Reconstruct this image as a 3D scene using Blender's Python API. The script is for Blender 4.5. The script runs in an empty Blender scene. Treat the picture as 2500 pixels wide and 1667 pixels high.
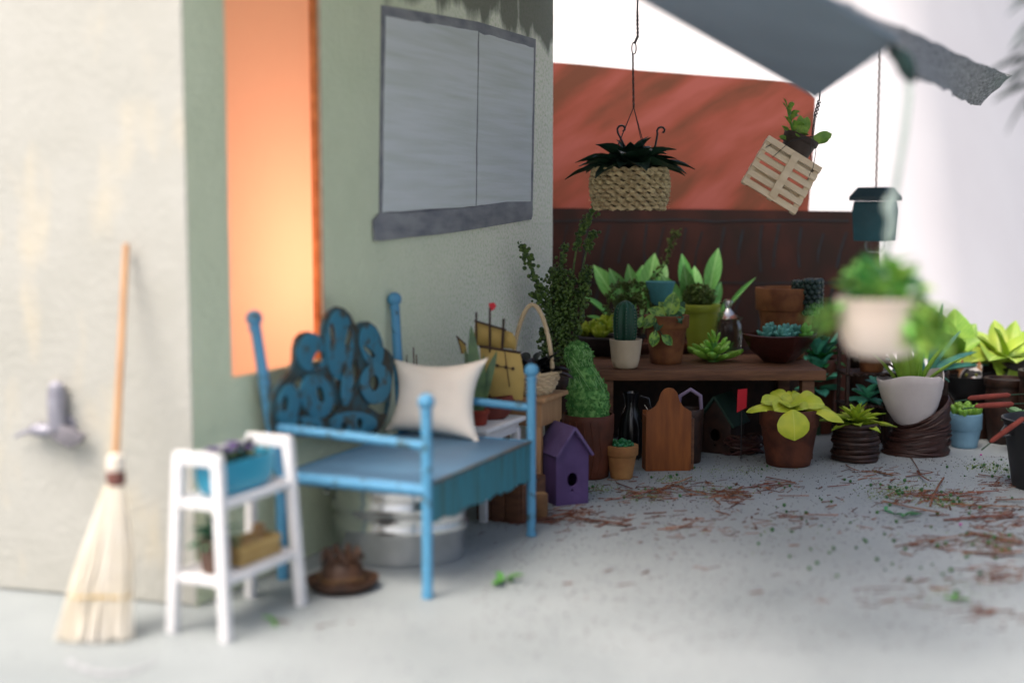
import bpy, bmesh, math, random
from mathutils import Vector, Matrix, noise
R = math.radians
PI = math.pi
rnd = random.Random(7)
scene = bpy.context.scene
COL = scene.collection

# ------------------------------------------------------------------ camera
F = 3200.0; CAMZ = 1.52
PITCH = math.atan((833.5 - 502.0) / F)
cam_d = bpy.data.cameras.new('camera'); cam = bpy.data.objects.new('camera', cam_d); COL.objects.link(cam)
cam.location = (0, 0, CAMZ); cam.rotation_euler = (PI / 2 - PITCH, 0, 0)
cam_d.sensor_width = 36; cam_d.lens = 36 * F / 2500.0
cam_d.clip_start = 0.05; cam_d.clip_end = 500
cam_d.dof.use_dof = True; cam_d.dof.focus_distance = 7.45; cam_d.dof.aperture_fstop = 0.49
cam_d.dof.aperture_blades = 0
scene.camera = cam
# ------------------------------------------------------------------ sky and sun
SUN_AZ = R(45); SUN_EL = R(60)          # azimuth: left of straight behind the camera
world = bpy.data.worlds.new('World'); scene.world = world; world.use_nodes = True
nt = world.node_tree
bg = nt.nodes['Background']; sky = nt.nodes.new('ShaderNodeTexSky')
sky.sky_type = 'NISHITA'; sky.sun_disc = False
sky.sun_elevation = SUN_EL; sky.sun_rotation = PI + SUN_AZ
sky.air_density = 1.0; sky.dust_density = 9.0; sky.ozone_density = 1.0
nt.links.new(sky.outputs[0], bg.inputs[0]); bg.inputs[1].default_value = 0.15
sun_d = bpy.data.lights.new('sun', 'SUN'); sun = bpy.data.objects.new('sun', sun_d); COL.objects.link(sun)
sun_d.energy = 1.0; sun_d.angle = R(32); sun_d.color = (1.0, 0.97, 0.93)
to_sun = Vector((-math.sin(SUN_AZ) * math.cos(SUN_EL), -math.cos(SUN_AZ) * math.cos(SUN_EL), math.sin(SUN_EL)))
sun.rotation_euler = to_sun.to_track_quat('Z', 'Y').to_euler()
vs = scene.view_settings
vs.view_transform = 'Standard'; vs.look = 'None'; vs.gamma = 1; vs.use_curve_mapping = False
vs.exposure = 0.8
scene.render.engine = 'CYCLES'

# ------------------------------------------------------------------ measuring helpers (photo pixel -> place)
cp, sp = math.cos(PITCH), math.sin(PITCH)
def ray(u, v):
    a = (u - 1250) / F; b = (833.5 - v) / F
    return Vector((a, cp + b * sp, -sp + b * cp))
def G(u, v, z=0.0):                      # where the pixel's ray meets height z
    d = ray(u, v); t = (z - CAMZ) / d.z
    return Vector((d.x * t, d.y * t, z))
def P(u, v, y):                          # point of the pixel's ray at distance y
    d = ray(u, v); t = y / d.y
    return Vector((d.x * t, y, CAMZ + d.z * t))
def S(y): return y / F                   # metres per photo pixel at distance y
C0 = Vector((-1.20, 4.86, 0)); WA = R(23.4)
TD = Vector((math.sin(WA), math.cos(WA), 0)); ND = Vector((math.cos(WA), -math.sin(WA), 0))
WROT = PI / 2 - WA                       # local X runs along the side wall, local -Y faces away from it
def W(t, n, z=0.0): return C0 + TD * t + ND * n + Vector((0, 0, z))
def wall_tz(u, v, n):                    # pixel -> (t, z) on the plane n off the side wall
    d = ray(u, v); o = Vector((0, 0, CAMZ)) - C0
    k = (n - o.dot(ND)) / d.dot(ND); p = o + d * k
    return p.dot(TD), p.z

# ------------------------------------------------------------------ materials
MATS = {}
def mat(name, c1, c2=None, scale=6.0, rough=0.6, bump=0.0, bscale=40.0, metal=0.0, jit=0.0, spec=0.4, stretch=(1, 1, 1),
        lo=0.35, hi=0.65, trans=0.0, ior=1.45, coat=0.0, detail=4.0, vein=None):
    if name in MATS: return MATS[name]
    m = bpy.data.materials.new(name); m.use_nodes = True; N = m.node_tree.nodes; L = m.node_tree.links
    b = N['Principled BSDF']
    b.inputs['Roughness'].default_value = rough; b.inputs['Metallic'].default_value = metal
    b.inputs['Specular IOR Level'].default_value = spec
    b.inputs['Transmission Weight'].default_value = trans; b.inputs['IOR'].default_value = ior
    b.inputs['Coat Weight'].default_value = coat; b.inputs['Coat Roughness'].default_value = 0.15
    tc = N.new('ShaderNodeTexCoord'); mp = N.new('ShaderNodeMapping'); mp.inputs['Scale'].default_value = stretch
    L.new(tc.outputs['Object'], mp.inputs['Vector'])
    c2 = c2 or tuple(x * 0.7 for x in c1)
    nz = N.new('ShaderNodeTexNoise'); nz.inputs['Scale'].default_value = scale; nz.inputs['Detail'].default_value = detail
    L.new(mp.outputs[0], nz.inputs['Vector'])
    cr = N.new('ShaderNodeValToRGB'); cr.color_ramp.elements[0].position = lo; cr.color_ramp.elements[1].position = hi
    cr.color_ramp.elements[0].color = (*c2, 1); cr.color_ramp.elements[1].color = (*c1, 1)
    L.new(nz.outputs['Fac'], cr.inputs[0]); out = cr.outputs[0]
    if vein:
        sx = N.new('ShaderNodeSeparateXYZ'); L.new(tc.outputs['Object'], sx.inputs[0])
        ab = N.new('ShaderNodeMath'); ab.operation = 'ABSOLUTE'; L.new(sx.outputs[1], ab.inputs[0])
        rib = N.new('ShaderNodeMapRange'); rib.inputs[1].default_value = .006; rib.inputs[2].default_value = .014; rib.inputs[3].default_value = .7; rib.inputs[4].default_value = 0
        L.new(ab.outputs[0], rib.inputs[0])
        wv = N.new('ShaderNodeMath'); wv.operation = 'MULTIPLY_ADD'; wv.inputs[1].default_value = -1.6; L.new(ab.outputs[0], wv.inputs[0]); L.new(sx.outputs[0], wv.inputs[2])
        sn = N.new('ShaderNodeMath'); sn.operation = 'MULTIPLY'; sn.inputs[1].default_value = 70; L.new(wv.outputs[0], sn.inputs[0])
        s2 = N.new('ShaderNodeMath'); s2.operation = 'SINE'; L.new(sn.outputs[0], s2.inputs[0])
        sv = N.new('ShaderNodeMapRange'); sv.inputs[1].default_value = .6; sv.inputs[2].default_value = 1.0; sv.inputs[4].default_value = .28; L.new(s2.outputs[0], sv.inputs[0])
        mxv = N.new('ShaderNodeMath'); mxv.operation = 'MAXIMUM'; L.new(rib.outputs[0], mxv.inputs[0]); L.new(sv.outputs[0], mxv.inputs[1])
        mv = N.new('ShaderNodeMix'); mv.data_type = 'RGBA'; L.new(mxv.outputs[0], mv.inputs[0]); L.new(out, mv.inputs[6]); mv.inputs[7].default_value = (*vein, 1); out = mv.outputs[2]
    if jit > 0:
        oi = N.new('ShaderNodeObjectInfo'); hs = N.new('ShaderNodeHueSaturation'); mr = N.new('ShaderNodeMapRange')
        mr.inputs[3].default_value = 1 - jit; mr.inputs[4].default_value = 1 + jit
        L.new(oi.outputs['Random'], mr.inputs[0]); L.new(mr.outputs[0], hs.inputs['Value'])
        mh = N.new('ShaderNodeMapRange'); mh.inputs[3].default_value = 0.5 - jit * 0.06; mh.inputs[4].default_value = 0.5 + jit * 0.06
        ml = N.new('ShaderNodeMath'); ml.operation = 'FRACT'; mm = N.new('ShaderNodeMath'); mm.operation = 'MULTIPLY'; mm.inputs[1].default_value = 7.31
        L.new(oi.outputs['Random'], mm.inputs[0]); L.new(mm.outputs[0], ml.inputs[0]); L.new(ml.outputs[0], mh.inputs[0]); L.new(mh.outputs[0], hs.inputs['Hue'])
        L.new(out, hs.inputs['Color']); out = hs.outputs[0]
    L.new(out, b.inputs['Base Color'])
    if bump > 0:
        n2 = N.new('ShaderNodeTexNoise'); n2.inputs['Scale'].default_value = bscale; n2.inputs['Detail'].default_value = 5
        L.new(mp.outputs[0], n2.inputs['Vector'])
        bp = N.new('ShaderNodeBump'); bp.inputs['Strength'].default_value = bump; bp.inputs['Distance'].default_value = 0.01
        L.new(n2.outputs['Fac'], bp.inputs['Height']); L.new(bp.outputs[0], b.inputs['Normal'])
    MATS[name] = m
    return m

# ------------------------------------------------------------------ mesh building
class MB:
    def __init__(s): s.v = []; s.f = []
    def add(s, vs, fs):
        o = len(s.v); s.v += [tuple(x) for x in vs]; s.f += [tuple(i + o for i in f) for f in fs]; return s
    def box(s, c, d, M=None):
        x, y, z = d[0] / 2, d[1] / 2, d[2] / 2
        vs = [Vector((a * x, b * y, e * z)) for e in (-1, 1) for b in (-1, 1) for a in (-1, 1)]
        if M is not None: vs = [M @ p for p in vs]
        vs = [p + Vector(c) for p in vs]
        return s.add(vs, [(0, 2, 3, 1), (4, 5, 7, 6), (0, 1, 5, 4), (2, 6, 7, 3), (0, 4, 6, 2), (1, 3, 7, 5)])
    def bar(s, a, b, w, h, up=(0, 0, 1)):        # square bar between two points
        a = Vector(a); b = Vector(b); d = (b - a); L = d.length; d.normalize()
        sd = d.cross(Vector(up))
        if sd.length < 1e-4: sd = d.cross(Vector((0, 1, 0)))
        sd.normalize(); un = sd.cross(d)
        M = Matrix((d, sd, un)).transposed()
        return s.box((a + b) / 2, (L, w, h), M)
    def tube(s, path, r, n=8, closed=False, cap=True):
        path = [Vector(p) for p in path]; m = len(path)
        rs = r if isinstance(r, (list, tuple)) else [r] * m
        vs = []; fs = []; prev = None
        for i, p in enumerate(path):
            if closed: t = path[(i + 1) % m] - path[i - 1]
            else: t = path[min(i + 1, m - 1)] - path[max(i - 1, 0)]
            t.normalize()
            if prev is None:
                a = t.orthogonal().normalized()
            else:
                a = prev - t * prev.dot(t)
                a = a.normalized() if a.length > 1e-6 else t.orthogonal().normalized()
            prev = a; b = t.cross(a)
            for k in range(n):
                w = 2 * PI * k / n
                vs.append(p + (a * math.cos(w) + b * math.sin(w)) * rs[i])
        for i in range(m if closed else m - 1):
            for k in range(n):
                i2 = (i + 1) % m
                fs.append((i * n + k, i * n + (k + 1) % n, i2 * n + (k + 1) % n, i2 * n + k))
        if cap and not closed:
            fs.append(tuple(range(n - 1, -1, -1))); fs.append(tuple((m - 1) * n + k for k in range(n)))
        return s.add(vs, fs)
    def lathe(s, prof, n=32, c=(0, 0, 0), wob=0.0, sx=1.0, sy=1.0, seed=0, cap=True):
        vs = []; fs = []; m = len(prof); c = Vector(c)
        for j, (r, z) in enumerate(prof):
            for k in range(n):
                w = 2 * PI * k / n
                q = 1.0
                if wob: q += wob * noise.noise(Vector((math.cos(w) * 1.3 + seed, math.sin(w) * 1.3, z * 6 + seed * 2)))
                vs.append(c + Vector((math.cos(w) * r * q * sx, math.sin(w) * r * q * sy, z)))
        for j in range(m - 1):
            for k in range(n):
                fs.append((j * n + k, j * n + (k + 1) % n, (j + 1) * n + (k + 1) % n, (j + 1) * n + k))
        if cap:
            if prof[0][0] > 1e-5: fs.append(tuple(range(n - 1, -1, -1)))
            if prof[-1][0] > 1e-5: fs.append(tuple((m - 1) * n + k for k in range(n)))
        return s.add(vs, fs)
    def ball(s, c, r, n=10, m=7, sc=(1, 1, 1), M=None):
        c = Vector(c); vs = []; fs = []
        for j in range(m + 1):
            a = -PI / 2 + PI * j / m
            for k in range(n):
                w = 2 * PI * k / n
                p = Vector((math.cos(a) * math.cos(w) * r * sc[0], math.cos(a) * math.sin(w) * r * sc[1], math.sin(a) * r * sc[2]))
                vs.append(c + (M @ p if M is not None else p))
        for j in range(m):
            for k in range(n):
                fs.append((j * n + k, j * n + (k + 1) % n, (j + 1) * n + (k + 1) % n, (j + 1) * n + k))
        return s.add(vs, fs)
    def plate(s, outline, holes=(), th=0.02, y0=0.0):   # outline in (x, z), thickness along y
        bm = bmesh.new(); loops = []
        for lp in [outline] + list(holes):
            vv = [bm.verts.new((x, 0, z)) for x, z in lp]; loops.append(vv)
            for i in range(len(vv)): bm.edges.new((vv[i], vv[(i + 1) % len(vv)]))
        bmesh.ops.triangle_fill(bm, use_beauty=True, use_dissolve=False, edges=bm.edges[:], normal=(0, -1, 0))
        bm.verts.index_update()
        base = [v.co.copy() for v in bm.verts]; n = len(base)
        vs = [Vector((p.x, y0, p.z)) for p in base] + [Vector((p.x, y0 + th, p.z)) for p in base]
        fs = []
        for f in bm.faces:
            ids = [v.index for v in f.verts]
            if f.normal.y > 0: ids.reverse()
            fs.append(tuple(ids)); fs.append(tuple(i + n for i in reversed(ids)))
        for vv in loops:
            ids = [v.index for v in vv]
            for i in range(len(ids)):
                a, b = ids[i], ids[(i + 1) % len(ids)]
                fs.append((a, b, b + n, a + n))
        bm.free()
        return s.add(vs, fs)
    def mesh(s, name, m=None, bevel=0.0, seg=2, sharp=38, fix=True):
        me = bpy.data.meshes.new(name); me.from_pydata(s.v, [], s.f)
        bm = bmesh.new(); bm.from_mesh(me)
        bmesh.ops.remove_doubles(bm, verts=bm.verts[:], dist=1e-6)
        bmesh.ops.dissolve_degenerate(bm, edges=bm.edges[:], dist=1e-7)
        if fix: bmesh.ops.recalc_face_normals(bm, faces=bm.faces[:])
        if bevel > 0:
            ed = [e for e in bm.edges if len(e.link_faces) == 2 and e.calc_face_angle(0) > R(35)]
            bmesh.ops.bevel(bm, geom=ed, offset=bevel, segments=seg, profile=0.6, affect='EDGES', clamp_overlap=True)
        bm.to_mesh(me); bm.free()
        for p in me.polygons: p.use_smooth = True
        me.set_sharp_from_angle(angle=R(sharp))
        if m is not None: me.materials.append(m)
        return me
    def build(s, name, m, parent=None, **kw):
        return link(name, s.mesh(name, m, **kw), parent)

def link(name, me, parent=None, loc=None, rot=None, scale=None):
    o = bpy.data.objects.new(name, me); COL.objects.link(o)
    if parent is not None: o.parent = parent
    if loc is not None: o.location = loc
    if rot is not None: o.rotation_euler = rot
    if scale is not None: o.scale = scale if isinstance(scale, (tuple, list, Vector)) else (scale,) * 3
    return o
def tag(o, label=None, cat=None, group=None, kind=None):
    if label: o['label'] = label
    if cat: o['category'] = cat
    if group: o['group'] = group
    if kind: o['kind'] = kind
    return o
def thing(name, label, cat, loc=(0, 0, 0), rz=0.0, group=None, rot=None):
    o = bpy.data.objects.new(name, None); COL.objects.link(o)
    o.empty_display_size = 0.05
    o.location = loc; o.rotation_euler = rot if rot is not None else (0, 0, rz)
    return tag(o, label, cat, group)

# leaves ------------------------------------------------------------
PROF = {'ovate': [(0, .06), (.08, .3), (.2, .72), (.35, .97), (.5, 1), (.65, .88), (.8, .6), (.92, .26), (1, .02)],
        'stalk': [(0, .07), (.22, .08), (.3, .2), (.4, .65), (.52, .95), (.64, 1), (.76, .82), (.88, .46), (1, .02)],
        'petiole': [(0, .05), (.3, .06), (.48, .09), (.55, .35), (.63, .8), (.72, 1), (.8, .92), (.88, .66), (.95, .3), (1, .02)],
        'spoon': [(0, .3), (.15, .42), (.3, .58), (.5, .85), (.68, 1), (.82, .92), (.92, .62), (1, .05)],
        'lance': [(0, .6), (.15, .85), (.35, 1), (.55, .86), (.75, .55), (.9, .24), (1, .02)],
        'blade': [(0, .8), (.2, 1), (.5, .9), (.75, .65), (.9, .35), (1, .04)],
        'round': [(0, .12), (.1, .55), (.25, .85), (.45, 1), (.65, .98), (.82, .76), (.94, .4), (1, .05)]}
def pw(prof, s):
    p = PROF[prof]
    for (a, x), (b, y) in zip(p, p[1:]):
        if s <= b: return x + (y - x) * (s - a) / (b - a)
    return p[-1][1]
LEAF = {}
def leaf_mesh(m, prof='ovate', W_=.4, bend=.6, cup=.25, thick=.05, nseg=9, nw=4, bend0=0.0, wave=0.0, curl=0.0):
    key = (m.name, prof, W_, bend, cup, thick, nseg, bend0, wave, curl)
    if key in LEAF: return LEAF[key]
    vs = []; fs = []
    x = z = 0.0; rows = []
    for i in range(nseg + 1):
        s = i / nseg
        a = bend0 - bend * s - curl * s ** 4
        if i: x += math.cos(a) / nseg; z += math.sin(a) / nseg
        w = pw(prof, s) * W_ / 2
        row = []
        for side in (1, -1):
            for j in range(nw + 1):
                q = -1 + 2 * j / nw
                e = thick * 0.5 * math.sqrt(max(0, 1 - q * q)) * (0.35 + 0.65 * pw(prof, s)) if abs(q) < 1 else 0
                h = cup * w * (q * q) + wave * w * math.sin(s * 9 + q * 1.5) * abs(q)
                if side == -1 and abs(q) == 1: continue
                hh = h + side * e
                row.append((x - math.sin(a) * hh, q * w, z + math.cos(a) * hh))
        rows.append(row)
    k = len(rows[0]); top = list(range(nw + 1)); bot = [nw + 1 + j for j in range(nw - 1)]
    ring = top + bot[::-1]
    for r in rows: vs += r
    for i in range(nseg):
        for j in range(len(ring)):
            a, b = ring[j], ring[(j + 1) % len(ring)]
            fs.append((i * k + a, i * k + b, (i + 1) * k + b, (i + 1) * k + a))
    fs.append(tuple(reversed(ring))); fs.append(tuple(nseg * k + a for a in ring))
    me = MB().add(vs, fs).mesh('leaf', m, sharp=60)
    LEAF[key] = me
    return me
def leaf(parent, me, loc, az, el, s, roll=0.0, name='leaf', sy=1.0):
    return link(name, me, parent, loc, (roll, -el, az), (s, s * sy, s))
def rosette(parent, me, c, rings, base_el=None, rr=rnd, name='leaf'):
    # rings: list of (count, length, elevation deg, radius, dz)
    for k, (n, L, el, rad, dz) in enumerate(rings):
        ph = rr.random() * 6.28
        for i in range(n):
            a = ph + 2 * PI * i / n + rr.uniform(-.2, .2)
            leaf(parent, me, (c[0] + math.cos(a) * rad, c[1] + math.sin(a) * rad, c[2] + dz), a, R(el + rr.uniform(-8, 8)),
                 L * rr.uniform(.82, 1.12), rr.uniform(-.25, .25), name)
def clump(mb, c, r, n, size, rr=rnd, sc=(1, 1, 1), beads=False):     # tiny leaf flakes spread through a blob
    for _ in range(n):
        while True:
            p = Vector((rr.uniform(-1, 1), rr.uniform(-1, 1), rr.uniform(-1, 1)))
            if p.length < 1: break
        p = Vector((p.x * r * sc[0], p.y * r * sc[1], p.z * r * sc[2])) + Vector(c)
        if beads and rr.random() < .75: mb.ball(p, size * rr.uniform(.5, .95), 6, 4)
        else: flake(mb, p, size * rr.uniform(.6, 1.3), rr)
def flake(mb, p, s, rr=rnd):
    a = Vector((rr.uniform(-1, 1), rr.uniform(-1, 1), rr.uniform(-1, 1))).normalized()
    b = a.orthogonal().normalized(); c = a.cross(b)
    w = rr.uniform(0, 6.28); b, c = b * math.cos(w) + c * math.sin(w), c * math.cos(w) - b * math.sin(w)
    mb.add([p - b * s, p + c * s * .55 + a * s * .2, p + b * s, p - c * s * .55 + a * s * .2, p - a * s * .3],
           [(0, 1, 2), (0, 2, 3), (0, 4, 1), (1, 4, 2), (2, 4, 3), (3, 4, 0)])

# pots ---------------------------------------------------------------
def pot_parts(root, rt, rb, h, m, rim=0.0, rimr=1.1, wall=.012, soil=True, wob=0.0, bulge=0.0, c=(0, 0, 0), n=36, seed=0, soil_drop=.02, soil_m=None):
    pr = [(0.0, 0), (rb * .93, 0), (rb, .006)]
    z1 = h - rim
    for k in range(1, 8):
        s = k / 7; pr.append((rb + (rt - rb) * s + bulge * math.sin(PI * s), .006 + (z1 - .006) * s))
    inn = rt - wall
    if rim > 0:
        rr_ = rt * rimr
        ro = [(rt - .002, z1 - .001), (rr_ - .004, z1 - .001), (rr_, z1 + .004), (rr_ * 1.01, h - .006), (rr_ * 1.0, h), (inn + .003, h + .001), (inn, h - .006), (inn, z1 - .02), (rt - .002, z1 - .001)]
        MB().lathe(ro, n, c, wob, seed=seed, cap=False).build('rim', m, root, sharp=50)
        pr += [(inn, z1), (inn * .95, h * .35), (0, h * .3)]
    else:
        pr += [(rt - .003, h + .003), (inn + .002, h + .002), (inn, h - .006), (inn * .9, h * .35), (0, h * .3)]
    MB().lathe(pr, n, c, wob, seed=seed).build('pot', m, root, sharp=50)
    if soil:
        zs = h - soil_drop; mb = MB(); ri = inn - .001
        prs = [(0, zs + .012), (ri * .5, zs + .01), (ri * .85, zs + .004), (ri, zs), (ri * .96, zs - .04), (0, zs - .04)]
        mb.lathe(prs, 24, c, .12, seed=3)
        mb.build('soil', soil_m or mat('soil', (.035, .022, .014), (.012, .008, .006), 60, .95, .6, 90), root)

# ================================================================== SETTING
def floor_material():
    m = bpy.data.materials.new('speckled_floor'); m.use_nodes = True; N = m.node_tree.nodes; L = m.node_tree.links
    b = N['Principled BSDF']; b.inputs['Roughness'].default_value = .55; b.inputs['Specular IOR Level'].default_value = .3
    tc = N.new('ShaderNodeTexCoord')
    n1 = N.new('ShaderNodeTexNoise'); n1.inputs['Scale'].default_value = 1.3; n1.inputs['Detail'].default_value = 5
    L.new(tc.outputs['Object'], n1.inputs['Vector'])
    cr = N.new('ShaderNodeValToRGB'); cr.color_ramp.elements[0].position = .3; cr.color_ramp.elements[1].position = .7
    cr.color_ramp.elements[0].color = (.25, .28, .288, 1); cr.color_ramp.elements[1].color = (.33, .362, .37, 1)
    L.new(n1.outputs['Fac'], cr.inputs[0]); col = cr.outputs[0]
    def specks(scale, thr, colr, soft, dscale):
        nonlocal col
        vo = N.new('ShaderNodeTexVoronoi'); vo.inputs['Scale'].default_value = scale
        nd = N.new('ShaderNodeTexNoise'); nd.inputs['Scale'].default_value = scale * 1.5
        ad = N.new('ShaderNodeVectorMath'); ad.operation = 'MULTIPLY_ADD'; ad.inputs[1].default_value = (.6 / scale,) * 3
        L.new(tc.outputs['Object'], nd.inputs['Vector']); L.new(nd.outputs['Color'], ad.inputs[0]); L.new(tc.outputs['Object'], ad.inputs[2])
        L.new(ad.outputs[0], vo.inputs['Vector'])
        sepc = N.new('ShaderNodeSeparateColor'); L.new(vo.outputs['Color'], sepc.inputs[0])
        # only some cells, with radius by cell
        dn = N.new('ShaderNodeTexNoise'); dn.inputs['Scale'].default_value = dscale; L.new(tc.outputs['Object'], dn.inputs['Vector'])
        rm = N.new('ShaderNodeMapRange'); rm.inputs[1].default_value = .45; rm.inputs[2].default_value = 1.0; rm.inputs[3].default_value = 0; rm.inputs[4].default_value = thr
        L.new(sepc.outputs[0], rm.inputs[0])
        mu = N.new('ShaderNodeMath'); mu.operation = 'MULTIPLY'; L.new(rm.outputs[0], mu.inputs[0])
        dm = N.new('ShaderNodeMapRange'); dm.inputs[1].default_value = .38; dm.inputs[2].default_value = .62; dm.inputs[3].default_value = .35; dm.inputs[4].default_value = 1.25
        L.new(dn.outputs['Fac'], dm.inputs[0]); L.new(dm.outputs[0], mu.inputs[1])
        df = N.new('ShaderNodeMath'); df.operation = 'SUBTRACT'; L.new(mu.outputs[0], df.inputs[0]); L.new(vo.outputs['Distance'], df.inputs[1])
        ms = N.new('ShaderNodeMapRange'); ms.inputs[1].default_value = 0; ms.inputs[2].default_value = soft; L.new(df.outputs[0], ms.inputs[0])
        mx = N.new('ShaderNodeMix'); mx.data_type = 'RGBA'; L.new(ms.outputs[0], mx.inputs[0]); L.new(col, mx.inputs[6]); mx.inputs[7].default_value = (*colr, 1)
        col = mx.outputs[2]
    specks(42, .30, (.07, .08, .10), .05, 1.1)
    specks(85, .36, (.10, .11, .13), .06, 2.0)
    specks(15, .22, (.26, .27, .31), .16, .8)
    L.new(col, b.inputs['Base Color'])
    nb = N.new('ShaderNodeTexNoise'); nb.inputs['Scale'].default_value = 70; nb.inputs['Detail'].default_value = 4; L.new(tc.outputs['Object'], nb.inputs['Vector'])
    bp = N.new('ShaderNodeBump'); bp.inputs['Strength'].default_value = .12; bp.inputs['Distance'].default_value = .01
    L.new(nb.outputs['Fac'], bp.inputs['Height']); L.new(bp.outputs[0], b.inputs['Normal'])
    return m
fl = MB().add([(-60, -60, 0), (60, -60, 0), (60, 60, 0), (-60, 60, 0)], [(0, 1, 2, 3)]).build('floor', floor_material(), fix=False)
tag(fl, kind='structure')
# grey smear of paint on the floor at the very front
mb = MB(); pts = []
for k in range(25):
    s = k / 24; p = G(165 + 215 * s, 1612 + 34 * math.sin(PI * s) ** .8); pts.append(p)
for k in range(24):
    w0 = .014 + .012 * math.sin(k * 1.7); w1 = .014 + .012 * math.sin((k + 1) * 1.7)
    a, b = pts[k], pts[k + 1]
    mb.add([(a.x, a.y - w0, .004), (b.x, b.y - w1, .004), (b.x, b.y + w1, .004), (a.x, a.y + w0, .004)], [(0, 1, 2, 3)])
mb.build('paint_smear', mat('smear_grey', (.34, .35, .38), (.42, .43, .46), 18), fl)

# white board sweeping round behind everything
mb = MB(); path = [(-3.5, 11.6), (2.2, 11.6)]
for k in range(1, 13):
    a = R(52) * k / 12; path.append((2.2 + 3.0 * math.sin(a), 11.6 + 3.0 * (1 - math.cos(a))))
path.append((path[-1][0] + 14 * math.cos(R(52)), path[-1][1] + 14 * math.sin(R(52))))
vs = []; n = len(path)
for z in (0, 5.5): vs += [(x, y + z * .5, z) for x, y in path]
for z in (0, 5.5): vs += [(x, y + z * .5 + .04, z) for x, y in path]
fs = []
for i in range(n - 1):
    fs += [(i, i + 1, n + i + 1, n + i), (2 * n + i + 1, 2 * n + i, 3 * n + i, 3 * n + i + 1), (n + i, n + i + 1, 3 * n + i + 1, 3 * n + i), (i + 1, i, 2 * n + i, 2 * n + i + 1)]
fs += [(0, n, 3 * n, 2 * n), (n - 1, 3 * n - 1, 4 * n - 1, 2 * n - 1)]
bd = mb.add(vs, fs).build('backdrop_board', mat('white_board', (.70, .68, .69), (.66, .635, .645), .8, .8, .05, 12, lo=.3, hi=.7), sharp=50)
tag(bd, 'tall white board curving round behind the whole garden', 'board')

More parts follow.
